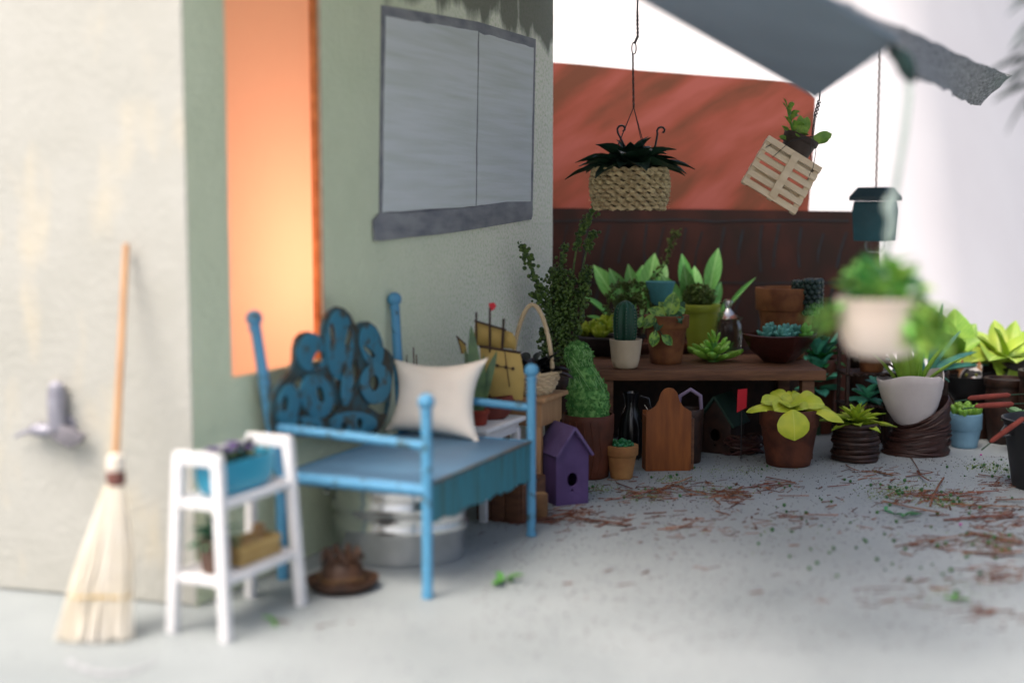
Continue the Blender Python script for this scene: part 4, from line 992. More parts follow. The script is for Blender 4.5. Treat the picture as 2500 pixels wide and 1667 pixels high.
# ------------------------------------------------------------------ tag-shaped wooden box
w0 = G(1630, 1150); w0.y += .06
wb = thing('wooden_wall_box', 'orange-brown wooden box with arched tag-shaped front under the table', 'wooden box', w0, R(4))
hw = .132
arch = [(-hw, 0), (hw, 0), (hw, .345), (hw * .9, .352), (hw * .62, .375), (hw * .46, .41), (hw * .36, .455), (hw * .2, .478), (0, .484), (-hw * .2, .478), (-hw * .36, .455), (-hw * .46, .41), (-hw * .62, .375), (-hw * .9, .352), (-hw, .345)]
MB().plate(arch, [], .012, -.055).build('front_panel', M_woodred, wb, bevel=.003)
MB().plate([(-hw, 0), (hw, 0), (hw, .34), (-hw, .34)], [], .012, .055).build('back_panel', M_woodred, wb)
for sx in (-1, 1): MB().box((sx * (hw - .006), .006, .16), (.012, .096, .318)).build('side_panel', M_woodred, wb)
MB().box((0, .006, .007), (2 * hw - .028, .094, .012)).build('bottom', M_woodred, wb)
MB().box((hw + .012, .02, .15), (.022, .09, .298)).build('side_panel', M_wood, wb, bevel=.002)
j0 = G(1540, 1118)
jg = thing('black_jug', 'glossy black jug in the shadow behind the wooden box', 'jug', j0)
MB().lathe([(0, 0), (.055, 0), (.068, .01), (.082, .10), (.078, .2), (.055, .28), (.04, .32), (.045, .37), (.055, .40), (.05, .402), (.038, .37), (.03, .32), (0, .3)], 28).build('body', M_black, jg)
MB().tube([(.05, -.03, .385), (.10, -.04, .37), (.115, -.045, .30), (.105, -.04, .22), (.078, -.03, .19)], .008, 8).build('handle', M_black, jg)
MB().tube([(.075, -.06, .335), (.095, -.09, .30), (.11, -.095, .27), (.125, -.09, .30), (.135, -.07, .325)], .0028, 6).build('wire_loop', mat('bright_wire', (.7, .7, .7), None, 5, .2, metal=1), jg)
lr = thing('lilac_handled_pot', 'dark pot with a lilac loop handle behind the wooden box', 'pot', (w0.x + .16, w0.y + .22, 0))
pot_parts(lr, .085, .07, .32, M_darkwick)
MB().tube([(-.07, 0, .30), (-.06, -.02, .40), (0, -.03, .44), (.06, -.02, .40), (.07, 0, .30)], .012, 8).build('handle', mat('lilac', (.26, .2, .3), None, 5), lr)

# ------------------------------------------------------------------ potting table
YF = 7.76; ZT = P(1700, 904, YF).z; YBK = 8.60
tx0 = .37; tx1 = P(2018, 904, YF).x
tb = thing('potting_table', 'low brown wooden table crowded with potted succulents', 'table', ((tx0 + tx1) / 2, (YF + YBK) / 2, 0))
tw_, td_ = tx1 - tx0, YBK - YF
nb_ = 4
for k in range(nb_):
    y = -td_ / 2 + td_ * (k + .5) / nb_
    MB().box((.0, y, ZT - .031), (tw_ - (.012 if k % 2 else 0), td_ / nb_ - .004, .062)).build('plank', M_wood, tb, bevel=.006)
for sx, ins in ((-1, .20), (1, .10)):
    for sy in (-1, 1):
        MB().bar((sx * (tw_ / 2 - ins), sy * (td_ / 2 - .07), 0), (sx * (tw_ / 2 - ins), sy * (td_ / 2 - .07), ZT - .062), .085, .075, (1, 0, 0)).build('leg', M_wood, tb, bevel=.004)
MB().box((0, td_ / 2 - .02, (ZT - .07) / 2), (tw_ - .02, .016, ZT - .075)).build('back_panel', M_darkwick, tb)  # added dark sheet in place of the shade behind the table legs
MB().box((0, td_ / 2 - .05, ZT - .11), (tw_ - .3, .03, .09)).build('stretcher', M_wood, tb)
def T(u, v): return G(u, v, ZT + .0005)

# cactus in a cream pot
q0 = T(1527, 899); ca = thing('cactus_pot', 'ridged dark green cactus in a cream clay pot at the table edge', 'potted plant', q0)
M_creampot = mat('cream_clay', (.52, .43, .31), (.46, .37, .26), 9, .8, .2, 45)
prc = [(0, 0), (.055, 0), (.074, .012), (.084, .05), (.09, .11), (.098, .165), (.100, .176), (.092, .178), (.086, .165), (.08, .09), (0, .08)]
MB().lathe(prc, 36, wob=.05, seed=1).build('pot', M_creampot, ca, sharp=50)
MB().lathe([(0, .165), (.05, .166), (.084, .158), (.08, .14), (0, .14)], 20, wob=.1).build('soil', mat('soil', (.035, .022, .014)), ca)
mb = MB(); vs = []; nn = 48; HC = .255
lev = [(.045, 0), (.06, .03), (.064, .09), (.064, .15), (.058, .195), (.045, .228), (.025, .248), (.006, .256)]
for r_, z in lev:
    for k in range(nn):
        w = 2 * PI * k / nn; q = r_ * (1 + .13 * math.cos(w * 8)); vs.append((math.cos(w) * q - .004, math.sin(w) * q, .155 + z))
mb.add(vs, [(j * nn + k, j * nn + (k + 1) % nn, (j + 1) * nn + (k + 1) % nn, (j + 1) * nn + k) for j in range(7) for k in range(nn)] + [tuple(7 * nn + k for k in range(nn))])
cob = mb.build('cactus_body', mat('cactus_green', (.014, .075, .042), (.008, .042, .026), 6, .45, .2, 60), ca, sharp=70)
mb = MB()
for k in range(8):
    w = 2 * PI * k / 8
    for j in range(11):
        z = .02 + j * .019; r_ = [a for a in lev if a[1] <= z][-1][0] * 1.13
        for d in range(3):
            a = w + (d - 1) * .25; p = Vector((math.cos(w) * r_ - .004, math.sin(w) * r_, .155 + z)); mb.tube([p, p + Vector((math.cos(a), math.sin(a), .3)) * .010], [.0011, .0003], 3)
tag(mb.build('spines', mat('spine', (.5, .48, .4), None, 9), cob), kind='stuff')
# ivy in terracotta
q0 = T(1626, 886); iv = thing('ivy_pot', 'tall terracotta pot with trailing variegated ivy on the table', 'potted plant', q0)
pot_parts(iv, .125, .098, .30, M_terra, rim=.075, rimr=1.12, wob=.02)
mi = leaf_mesh(mat('ivy_leaf', (.22, .38, .06), (.05, .15, .035), 3.5, .42, jit=.25, vein=(.34, .48, .16), lo=.42, hi=.56), 'ovate', .62, .5, .5, .05)
mi2 = leaf_mesh(mat('ivy_dark', (.035, .11, .045), (.02, .07, .03), 2.2, .45, jit=.2), 'ovate', .6, .4, .5, .05)
def IV(u, v, dy): return P(u, v, q0.y + dy) - q0
for (u, v, dy, u2, v2, dy2, a) in ((1632, 775, -.05, 1648, 712, -.06, 0), (1640, 765, -.04, 1662, 782, -.16, 1), (1625, 772, -.06, 1585, 752, -.08, 0), (1600, 768, -.10, 1572, 800, -.14, 0), (1612, 772, -.10, 1602, 808, -.15, 1), (1600, 806, -.14, 1594, 848, -.16, 0), (1615, 818, -.135, 1644, 842, -.15, 0), (1640, 765, -.06, 1676, 752, -.05, 0), (1660, 770, -.08, 1660, 780, -.16, 1), (1630, 765, -.02, 1610, 735, -.02, 0), (1570, 772, -.1, 1560, 800, -.13, 0), (1650, 765, .02, 1672, 735, .02, 1)):
    leaf_dir(iv, mi2 if a else mi, IV(u, v, dy), IV(u2, v2, dy2), (0, -1, .35))
for px in ([(1628, 775, -.06), (1604, 778, -.115), (1600, 800, -.14), (1595, 815, -.145)], [(1625, 776, -.07), (1606, 800, -.135), (1618, 820, -.13)], [(1630, 778, -.02), (1634, 765, -.04)]):
    MB().tube([IV(*p) for p in px], .0035, 6).build('stem', G_dark, iv)
# bright rosette
q0 = T(1742, 882); ro = thing('succulent_rosette', 'bright green spreading succulent rosette lying on the table', 'succulent', q0)
ml = leaf_mesh(mat('rosette_leaf', (.23, .47, .06), (.14, .35, .045), 3, .4, jit=.12), 'spoon', .40, -.35, .35, .20)
MB().lathe([(0, 0), (.035, 0), (.03, .03), (.02, .12), (0, .125)], 12).build('stalk', G_mid, ro)
rosette(ro, ml, (0, 0, .012), [(8, .175, 6, .012, 0), (7, .135, 20, .012, .03), (5, .10, 36, .01, .06), (4, .08, 50, .006, .095), (3, .06, 72, .003, .125)])
# red-brown bowl of blue-green pebbles
q0 = T(1903, 884); rb_ = thing('succulent_bowl', 'glossy dark red bowl of teal and green succulents on the table', 'potted plant', q0, R(10))
pr = [(0, 0), (.06, 0), (.08, .01), (.15, .085), (.185, .15), (.192, .172), (.184, .176), (.172, .15), (.13, .09), (0, .07)]
vs = []; nn = 40; mb = MB()
for r_, z in pr:
    for k in range(nn):
        w = 2 * PI * k / nn; f = 1 / max(abs(math.cos(w)), abs(math.sin(w))); f = 1 + (f - 1) * .7
        vs.append((math.cos(w + PI / 4) * r_ * f, math.sin(w + PI / 4) * r_ * f, z + (.018 * (f - 1.0) * 2 if z > .14 else 0)))
mb.add(vs, [(j * nn + k, j * nn + (k + 1) % nn, (j + 1) * nn + (k + 1) % nn, (j + 1) * nn + k) for j in range(len(pr) - 1) for k in range(nn)]).build('bowl', mat('oxblood_glaze', (.045, .010, .008), (.028, .007, .006), 5, .28, coat=.3), rb_, sharp=60)
MB().lathe([(0, .158), (.1, .155), (.168, .148), (.15, .12), (0, .11)], 24, wob=.1).build('soil', mat('soil', (.035, .022, .014)), rb_)
mt = leaf_mesh(mat('teal_pebble', (.10, .30, .26), (.05, .19, .16), 3, .5, jit=.2), 'round', .75, -.3, .4, .32)
for (cx, cy, m_, n1) in ((.03, -.05, mt, 1), (.10, .0, mt, 1), (-.05, .02, mt, 1), (.14, -.06, leaf_mesh(G_mid, 'round', .75, -.3, .4, .3), 1), (-.10, -.04, mt, 1), (.06, .08, mt, 1), (-.02, -.1, mt, 1)):
    rosette(rb_, m_, (cx, cy, .15), [(5, .072, 38, .012, .0), (4, .066, 60, .008, .025), (2, .055, 80, .003, .045)])
# dark saucer of lime succulents
q0 = T(1490, 866); sb_ = thing('succulent_saucer', 'dark shallow bowl of lime succulents behind the cactus', 'potted plant', q0)
MB().lathe([(0, 0), (.12, 0), (.15, .01), (.215, .085), (.24, .125), (.235, .135), (.222, .125), (.19, .08), (0, .06)], 40, wob=.03).build('bowl', mat('charcoal_bowl', (.035, .028, .026), (.02, .016, .015), 9, .6), sb_)
MB().lathe([(0, .122), (.12, .12), (.215, .108), (.19, .08), (0, .07)], 24, wob=.1).build('soil', mat('soil', (.035, .022, .014)), sb_)
ml = leaf_mesh(G_lime, 'round', .6, -.4, .45, .25)
for k in range(10):
    a = k * 2.4; r_ = .055 * math.sqrt(k) * .98
    rosette(sb_, ml, (math.cos(a) * r_ - .01, math.sin(a) * r_, .112 + .07 * (1 - r_ / .17)), [(6, .075, 30, .01, 0), (5, .068, 52, .006, .028), (3, .05, 76, .002, .05)])
# glass jar with lid
q0 = T(1776, 862); gj = thing('glass_jar', 'clear glass jar with domed lid and knob on the table', 'jar', q0)
M_glass = mat('clear_glass', (.98, .99, .99), (.96, .98, .98), 3, .02, trans=1.0, ior=1.45, spec=.5)
M_glass = bpy.data.materials.new('thin_glass'); M_glass.use_nodes = True; N = M_glass.node_tree.nodes; L = M_glass.node_tree.links
tr = N.new('ShaderNodeBsdfTransparent'); tr.inputs[0].default_value = (.95, .97, .96, 1); gl = N.new('ShaderNodeBsdfGlossy'); gl.inputs['Roughness'].default_value = .06
mx = N.new('ShaderNodeMixShader'); lw = N.new('ShaderNodeLayerWeight'); lw.inputs[0].default_value = .18; L.new(lw.outputs['Facing'], mx.inputs[0]); L.new(tr.outputs[0], mx.inputs[1]); L.new(gl.outputs[0], mx.inputs[2]); L.new(mx.outputs[0], N['Material Output'].inputs[0])
MB().lathe([(0, 0), (.075, 0), (.09, .008), (.10, .05), (.102, .14), (.096, .19), (.082, .218), (.084, .226), (.079, .226), (.078, .217), (.092, .188), (.098, .14), (.096, .05), (.086, .012), (0, .008)], 40).build('jar_body', M_glass, gj)
M_lid = M_glass.copy(); M_lid.name = 'lid_glass'; N = M_lid.node_tree.nodes; L = M_lid.node_tree.links
mxl = [n_ for n_ in N if n_.type == 'MIX_SHADER'][0]
for l_ in list(mxl.inputs[0].links): L.remove(l_)
mxl.inputs[0].default_value = .5
for n_ in N:
    if n_.type == 'BSDF_GLOSSY': n_.inputs['Roughness'].default_value = .12
MB().lathe([(.0, .268), (.03, .262), (.06, .245), (.084, .232), (.10, .231), (.102, .238), (.085, .246), (.058, .262), (.03, .285), (.018, .3), (.026, .318), (.034, .335), (.03, .352), (.012, .362), (0, .362)], 40).build('lid', M_lid, gj)
ml = leaf_mesh(G_mid, 'lance', .3, .4, .3, .06); rosette(gj, ml, (0, 0, .012), [(6, .06, 45, .01, 0), (4, .08, 70, .005, .0)])
# yellow-green pot with bushy moss
q0 = T(1712, 862); q0.y += .02; yp = thing('moss_pot', 'yellow-green pot with bushy olive plant behind the glass jar', 'potted plant', q0)
M_ygp = mat('yellowgreen_glaze', (.28, .33, .035), (.22, .26, .025), 4, .45)
pot_parts(yp, .115, .085, .325, M_ygp, rim=.05, rimr=1.1)
mb = MB(); clump(mb, (-.02, 0, .385), .10, 520, .016, random.Random(4), (1.1, .9, .85)); clump(mb, (-.02, 0, .36), .12, 260, .015, random.Random(6), (1, .9, .5))
tag(mb.build('foliage', G_olive, yp, sharp=20), kind='stuff')
# teal cup on a stand
bz = P(1612, 744, 8.42).z; q0 = Vector((P(1612, 744, 8.42).x, 8.42, ZT + .0005)); bc = thing('blue_cup_stand', 'small teal clay cup raised on a dark stand behind the ivy', 'cup', q0)
hh = bz - ZT
MB().lathe([(0, 0), (.06, 0), (.06, .015), (.025, .03), (.02, hh - .03), (.045, hh - .01), (.045, hh), (0, hh)], 20).build('stand', M_darkwick, bc)
MB().lathe([(0, hh), (.045, hh), (.062, hh + .02), (.08, hh + .09), (.092, hh + .135), (.095, hh + .148), (.088, hh + .15), (.08, hh + .13), (.06, hh + .05), (0, hh + .03)], 32, wob=.08, seed=7).build('cup', mat('teal_clay', (.07, .26, .28), (.055, .21, .23), 6, .6), bc)
# big back terracotta pot with dark cactus cluster
q0 = T(1905, 868); tq = thing('terracotta_pot', 'wide terracotta pot with blackish green cactus at the table back', 'potted plant', Vector((q0.x, 8.38, q0.z)))
pot_parts(tq, .178, .12, .455, M_terra, rim=.14, rimr=1.09, wob=.03, soil_drop=.04)
for (x, y, z0c, z1c) in ((.12, -.16, .31, .50), (.07, -.10, .40, .49), (.155, -.10, .34, .50)):
    nodes = MB(); nl = 7
    for j in range(nl):
        for k in range(7):
            w = k * .9 + j * .45; rr2 = .040; nodes.ball((x + math.cos(w) * rr2, y + math.sin(w) * rr2, z0c + j * (z1c - z0c) / (nl - 1)), .022, 7, 5)
    nodes.build('cactus_stem', mat('black_green', (.018, .040, .032), (.010, .02, .018), 9, .35), tq)
# hostas behind the table
def hosta(name, label, cx, y, leaves, m_, ph=.5, base_v=760):
    b0 = Vector(((cx - 1250) / F * y, y, 0)); t = thing(name, label, 'potted plant', b0)
    pot_parts(t, .14, .11, .60, M_terra_dark, rim=.06)
    for (u, v, dy, wf, hint) in leaves:
        me = leaf_mesh(m_, 'petiole', .215, .30, .35, .014, nseg=16)
        leaf_dir(t, me, (rnd.uniform(-.03, .03), rnd.uniform(-.03, .03), .57), P(u, v, y + dy) - b0, hint, wf)
    return t
FH = (0, -1, .3)
hosta('hosta', 'bright green broad-leaved plant behind the olive vine, left of the pair', 1560, 8.86,
      [(1462, 640, -.05, 1.0, (0.2, -1, .5)), (1538, 646, -.1, .85, FH), (1602, 612, .05, 1.0, FH), (1630, 632, .1, .9, FH), (1446, 706, -.15, .7, (0, -.5, 1)), (1450, 748, -.25, .9, (0, -.4, 1)), (1500, 655, -.1, 1.0, (0, -1, .8)), (1595, 665, -.2, .8, (0, -.7, 1)), (1520, 745, -.35, 1.0, (0, -.8, 1)), (1560, 750, -.4, 1.2, (0, -.8, 1)), (1480, 765, -.35, 1, (0, -.6, 1)), (1572, 640, .12, 1.1, FH)], G_bright)
hosta('hosta', 'bright green broad-leaved plant with a long arching leaf, right of the pair', 1705, 8.90,
      [(1670, 616, 0, .75, FH), (1752, 600, .05, .8, (-.2, -1, .2)), (1830, 664, -.1, .28, (0, -.6, 1)), (1745, 655, -.1, .62, FH), (1640, 668, -.15, 1.0, (0, -.7, 1)), (1680, 660, -.25, .9, (0, -1, .6)), (1765, 680, .1, .7, FH), (1620, 690, -.2, .9, (0, -.5, 1)), (1770, 740, -.1, .8, FH), (1700, 640, .1, .9, FH)], G_bright)
# olive trailing vine
OY = 8.52; o_ = Vector((P(1540, 700, OY).x, OY, ZT + .0005)); ol = thing('trailing_vine', 'olive beaded vine arching over the lime saucer and teal cup', 'potted plant', o_)
pot_parts(ol, .08, .06, .26, M_darkwick)
mb = MB(); rv = random.Random(21)
for px in ([(1540, 770, 0), (1528, 700, -.02), (1508, 690, -.06), (1490, 720, -.1), (1482, 770, -.12)], [(1540, 770, 0), (1535, 690, -.02), (1565, 695, -.06), (1585, 725, -.1), (1598, 740, -.1)], [(1540, 765, .03), (1560, 720, .05), (1622, 650, .1), (1636, 600, .1), (1645, 572, .1), (1658, 566, .1)], [(1545, 770, 0), (1548, 720, -.05), (1560, 730, -.1), (1572, 745, -.12)], [(1535, 770, 0), (1515, 720, -.05), (1500, 760, -.1)]):
    pth = [P(u, v, OY + dy) - o_ for u, v, dy in px]; MB().tube(pth, .004, 6).build('stem', G_vine, ol)
    for k in range(115):
        s = .12 + .88 * rv.random(); p = along(pth, s) + Vector((rv.gauss(0, .014), rv.gauss(0, .014), rv.gauss(0, .014)))
        (mb.ball(p, rv.uniform(.006, .012), 6, 4) if k % 2 else flake(mb, p, rv.uniform(.010, .018), rv))
tag(mb.build('foliage', G_olive, ol, sharp=20), kind='stuff')

# ------------------------------------------------------------------ under the table
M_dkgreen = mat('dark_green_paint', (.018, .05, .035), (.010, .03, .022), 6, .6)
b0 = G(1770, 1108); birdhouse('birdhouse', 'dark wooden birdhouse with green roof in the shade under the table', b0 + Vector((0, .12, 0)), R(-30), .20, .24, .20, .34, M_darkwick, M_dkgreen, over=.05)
rdf = P(1812, 948, 7.80); rg = thing('red_marker', 'small red marker flag on a thin stake under the table', 'flag', (rdf.x, 7.80, 0))
MB().tube([(0, 0, 0), (0, 0, rdf.z)], .004, 6).build('stake', M_wire, rg)
a0_ = rdf.z; MB().plate([(-.028, a0_ - .005), (.028, a0_), (.026, a0_ - .115), (.006, a0_ - .125), (-.032, a0_ - .145)], th=.006, y0=-.010).build('flag', mat('flag_bright_red', (.55, .01, .025), (.48, .008, .02), 5, .5), rg)
wr = thing('twig_bundle', 'dark bundle of coiled twigs on the floor under the table', 'twig bundle', G(1815, 1108), R(10))
for k in range(16):
    a = rnd.uniform(.06, .10); z = .02 + .085 * rnd.random(); ph = rnd.uniform(0, 6)
    MB().tube([(math.cos(w + ph) * a * 1.3, math.sin(w + ph) * a * .75, z + .02 * math.sin(2 * w + ph)) for w in [2 * PI * j / 26 for j in range(26)]], rnd.uniform(.005, .009), 5, closed=True).build('twig', mat('twig_dark', (.06, .022, .016), (.03, .012, .01), 12, .5, jit=.3), wr)
# ------------------------------------------------------------------ big pot with yellow-green leaves
q0 = G(1935, 1143); q0.y += .12; yb = thing('broadleaf_succulent', 'large dark terracotta pot with drooping yellow-green leaves', 'potted plant', q0)
pot_parts(yb, .165, .128, .335, M_terra_dark, rim=.10, rimr=1.05)
Y1 = mat('yellowgreen_leaf', (.47, .50, .035), (.33, .41, .025), 2.5, .38, jit=.14, vein=(.54, .58, .10))
lf = leaf_mesh(Y1, 'round', .62, 1.0, -.25, .05, bend0=.5, wave=.08); lf2 = leaf_mesh(Y1, 'spoon', .5, .5, .4, .07, wave=.06); lf3 = leaf_mesh(Y1, 'round', .72, 1.6, -.3, .05, bend0=.5)
def YB_(u, v, dy): return P(u, v, q0.y + dy) - q0
c_ = Vector((0, 0, .34))
leaf_dir(yb, leaf_mesh(Y1, 'round', .95, .5, -.2, .05, bend0=.22), YB_(1935, 1000, -.17), YB_(1941, 1076, -.215), (0, -1, .1), 1.1)
leaf_dir(yb, lf, c_ + Vector((-.06, -.03, .01)), YB_(1818, 1002, -.06), (-.2, -.3, 1), .75)
leaf_dir(yb, lf, c_ + Vector((.07, -.04, .01)), YB_(2066, 1028, -.12), (.3, -.45, 1), .72)
leaf_dir(yb, lf2, c_ + Vector((.05, .02, .01)), YB_(2060, 998, .08), (.1, -.2, 1), .6)
leaf_dir(yb, lf2, c_ + Vector((-.05, .04, .01)), YB_(1840, 985, .1), (0, -.3, 1), .6)
for k, (u, v, dy, wf) in enumerate(((1888, 942, .10, .9), (1868, 968, -.08, .9), (1915, 960, .0, 1.1), (1950, 955, .02, .9), (1992, 956, -.02, 1.0), (2010, 972, -.1, .9), (1930, 975, -.14, 1.2), (1975, 952, .12, 1.0), (1965, 985, -.14, 1.1), (1900, 985, -.15, 1.1), (1945, 945, .1, .9), (2025, 985, .0, .9))):
    leaf_dir(yb, lf2, c_ + Vector((rnd.uniform(-.03, .03), rnd.uniform(-.04, .02), rnd.uniform(-.005, .02))), YB_(u, v, dy), (0, -.75, 1), wf * 1.25)
# ------------------------------------------------------------------ dark ringed basket with lime rosette
q0 = G(2098, 1130); q0.y += .1; db = thing('rosette_basket', 'dark ringed basket with spiky lime rosette on the floor', 'potted plant', q0)
for j in range(9):
    r_ = .125 + .006 * math.sin(j * 1.9); MB().tube([(math.cos(w) * (r_ + .004 * math.sin(5 * w + j)), math.sin(w) * (r_ + .004 * math.cos(4 * w + j)), .016 + j * .025 + .004 * math.sin(2 * w + j * 2)) for w in [2 * PI * k / 40 for k in range(40)]], .0155, 7, closed=True).build('coil', M_darkwick, db)
MB().lathe([(0, .004), (.115, .004), (.118, .225), (.11, .228), (.10, .205), (0, .20)], 24).build('liner', M_darkwick, db)
ml = leaf_mesh(mat('lime_spike', (.34, .44, .035), (.20, .33, .025), 2.5, .45, jit=.14), 'lance', .42, .45, .35, .07, wave=.1, bend0=.25)
rosette(db, ml, (0, 0, .21), [(10, .20, 2, .03, .0), (8, .17, 18, .02, .02), (7, .13, 38, .015, .035), (5, .10, 60, .005, .05)])
# ------------------------------------------------------------------ dark plant stand with tiers
q0 = G(2085, 1075); es = thing('tiered_stand', 'dark brown tiered plant stand with scrolled top behind the pots', 'plant stand', Vector((q0.x, 8.15, 0)))
yS = 8.15; zA = P(2085, 908, yS).z; zB = P(2085, 985, yS).z; zC = P(2025, 790, yS).z
for sx in (-1, 1):
    for sy in (-1, 1):
        hgt = zC if (sx < 0) else zA
        MB().bar((sx * .15, sy * .11, 0), (sx * .15, sy * .11, hgt), .022, .022, (1, 0, 0)).build('post', M_darkwick, es, bevel=.004)
for z in (zA, zB):
    for k in range(6): MB().box((0, -.11 + k * .044, z), (.335, .036, .014)).build('slat', M_darkwick, es, bevel=.003)
    mb = MB()
    MB().tube([(-.17 + .34 * k / 30, -.135 + .004 * (-1) ** k, z + .006 * math.sin(k * 1.5)) for k in range(31)], .009, 6).build('twisted_edge', M_darkwick, es)
for sy in (-1, 1):
    MB().tube([(-.15, sy * .11, zC), (-.165, sy * .11, zC + .045), (-.14, sy * .11, zC + .07), (-.115, sy * .11, zC + .05), (-.13, sy * .11, zC + .03)], .009, 8).build('scroll', M_darkwick, es)
    MB().bar((-.15, sy * .11, zC - .06), (.15, sy * .11, zA + .03), .014, .014).build('brace', M_darkwick, es)
cpn = thing('copper_pot', 'small terracotta pot standing on the dark tiered stand', 'pot', (q0.x + .02, 8.13, zA + .0075))
pot_parts(cpn, .088, .07, .17, M_terra, rim=.045)
tl_ = thing('teal_succulent', 'teal broad-leaved succulent on the lower tier of the dark stand', 'succulent', (q0.x + .0, 8.13, zB + .0075))
ml = leaf_mesh(mat('seagreen_leaf', (.10, .42, .27), (.06, .30, .19), 2.5, .35, jit=.15), 'round', .6, .4, .4, .1)
rosette(tl_, ml, (0, 0, .012), [(6, .115, 12, .01, 0), (5, .11, 35, .01, .02), (4, .10, 58, .004, .03)])
t2 = thing('teal_succulent', 'teal leafy succulent on the floor just right of the table end', 'succulent', G(1990, 1060))
MB().lathe([(0, 0), (.04, 0), (.03, .3), (0, .33)], 12).build('stalk', G_dark, t2)
rosette(t2, ml, (0, 0, .30), [(7, .16, 10, .01, 0), (6, .15, 35, .01, .05), (6, .15, 60, .01, .12), (5, .14, 70, .01, .24)])
b1 = thing('leafy_pot', 'emerald and teal leafy plant behind the right end of the table', 'potted plant', (P(2005, 800, 8.72).x, 8.72, 0))
pot_parts(b1, .11, .09, .50, M_terra_dark)
ml3 = leaf_mesh(mat('leaf_emerald2', (.03, .24, .05), (.02, .15, .04), 3, .4, jit=.2), 'ovate', .5, .6, .3, .05)
rosette(b1, ml3, (0, 0, .48), [(7, .16, 10, .02, 0), (6, .17, 40, .01, .02), (4, .15, 65, .01, .06)])
rosette(b1, leaf_mesh(G_teal, 'spoon', .35, .3, .3, .05), (.02, 0, .5), [(6, .22, 55, .01, .02)])

# ------------------------------------------------------------------ sack-like coil basket, white pot, blue pot
q0 = G(2252, 1116); q0.y += .14; sk = thing('coiled_basket', 'slumped dark brown coiled basket holding the white pot', 'basket', q0)
nn = 44; vs = []; lv = 17
M_sack = mat('sack_brown', (.050, .020, .015), (.024, .010, .008), 10, .45, .3, 25, stretch=(1, 1, 6))
for j in range(lv):
    s = j / (lv - 1)
    for k in range(nn):
        w = 2 * PI * k / nn; r_ = .205 - .045 * s + .008 * math.sin(j * 2.6) + .010 * noise.noise(Vector((math.cos(w) * 2, math.sin(w) * 2, s * 5)))
        hh = .275 + .085 * math.cos(w) - .03 * max(0, -math.sin(w))
        vs.append((math.cos(w) * r_ + .04 * s, math.sin(w) * r_ * .8, hh * s))
for j in range(5):
    s = 1 - j * .12
    for k in range(nn):
        w = 2 * PI * k / nn; r_ = .148 - .003 * j; hh = .275 + .085 * math.cos(w) - .03 * max(0, -math.sin(w)); vs.append((math.cos(w) * r_ + .04 * s, math.sin(w) * r_ * .8, hh * s))
L_ = lv + 5
MB().add(vs, [(j * nn + k, j * nn + (k + 1) % nn, (j + 1) * nn + (k + 1) % nn, (j + 1) * nn + k) for j in range(L_ - 1) for k in range(nn)] + [tuple(range(nn - 1, -1, -1)), tuple((L_ - 1) * nn + k for k in range(nn))]).build('sack_body', M_sack, sk, sharp=70)
for j in range(8):
    s = .08 + j * .115; z = 0
    pts = []
    for k in range(40):
        w = 2 * PI * k / 40; hh = .275 + .085 * math.cos(w) - .03 * max(0, -math.sin(w)); r_ = .204 - .045 * s + .006 * math.sin(3 * w + j)
        pts.append((math.cos(w) * r_ + .04 * s, math.sin(w) * r_ * .8, hh * s + .012 * math.sin(2 * w + j * 1.3)))
    MB().tube(pts, .009, 6, closed=True).build('coil', M_sack, sk)
wq = Vector((P(2232, 1000, q0.y).x, q0.y - .015, .165)); wp_ = thing('white_pot', 'white handmade clay pot with torn rim holding tall green blades', 'potted plant', wq, rot=(0, R(-6), 0))
M_wclay = mat('white_clay', (.60, .55, .53), (.52, .47, .46), 5, .85, .25, 20)
nn = 44; vs = []
prw = [(.02, 0), (.075, .006), (.115, .045), (.155, .12), (.182, .20), (.197, .28), (.203, .325), (.196, .33), (.184, .30), (.16, .18), (.01, .14)]
for j, (r_, z) in enumerate(prw):
    for k in range(nn):
        w = 2 * PI * k / nn; top_ = z > .2
        q = 1 + .05 * noise.noise(Vector((math.cos(w) * 1.7, math.sin(w) * 1.7, z * 4)))
        notch = -.05 * math.exp(-((w - 5.75) / .14) ** 2) + .014 * math.sin(w * 3 + 1)
        vs.append((math.cos(w) * r_ * q, math.sin(w) * r_ * q * .85, z + (notch * (z / .33) if top_ else 0)))
MB().add(vs, [(j * nn + k, j * nn + (k + 1) % nn, (j + 1) * nn + (k + 1) % nn, (j + 1) * nn + k) for j in range(len(prw) - 1) for k in range(nn)] + [tuple(range(nn - 1, -1, -1)), tuple((len(prw) - 1) * nn + k for k in range(nn))]).build('pot', M_wclay, wp_, sharp=65)
MB().lathe([(0, .27), (.1, .27), (.165, .255), (.15, .2), (0, .2)], 20, wob=.1, sy=.85).build('soil', mat('soil', (.035, .022, .014)), wp_)
ml = leaf_mesh(G_spring, 'blade', .21, .3, .5, .02)
for (dx, dz, L2, az, el) in ((-.06, 0, .34, 3.4, 78), (-.02, 0, .42, 1.5, 86), (.03, 0, .40, .2, 80), (.06, 0, .32, 0, 62), (-.08, 0, .30, 3.1, 66), (.0, 0, .38, 4.2, 75), (.09, 0, .28, 6.0, 42), (.04, .0, .36, 4.9, 80), (-.04, 0, .36, 4.4, 70)):
    leaf(wp_, ml, (dx, 0, .26), az, R(el), L2)
q0 = G(2366, 1097); q0.y += .09; bp_ = thing('blue_pot', 'small pale blue pot with round green succulents on the floor', 'potted plant', q0)
pot_parts(bp_, .097, .078, .215, mat('powder_blue', (.19, .35, .47), (.15, .29, .40), 5, .7, .1, 40), rim=.10, rimr=1.06)
ml = leaf_mesh(mat('jade_bead', (.20, .37, .05), (.12, .26, .035), 3, .4, jit=.15), 'round', .6, -.5, .4, .45)
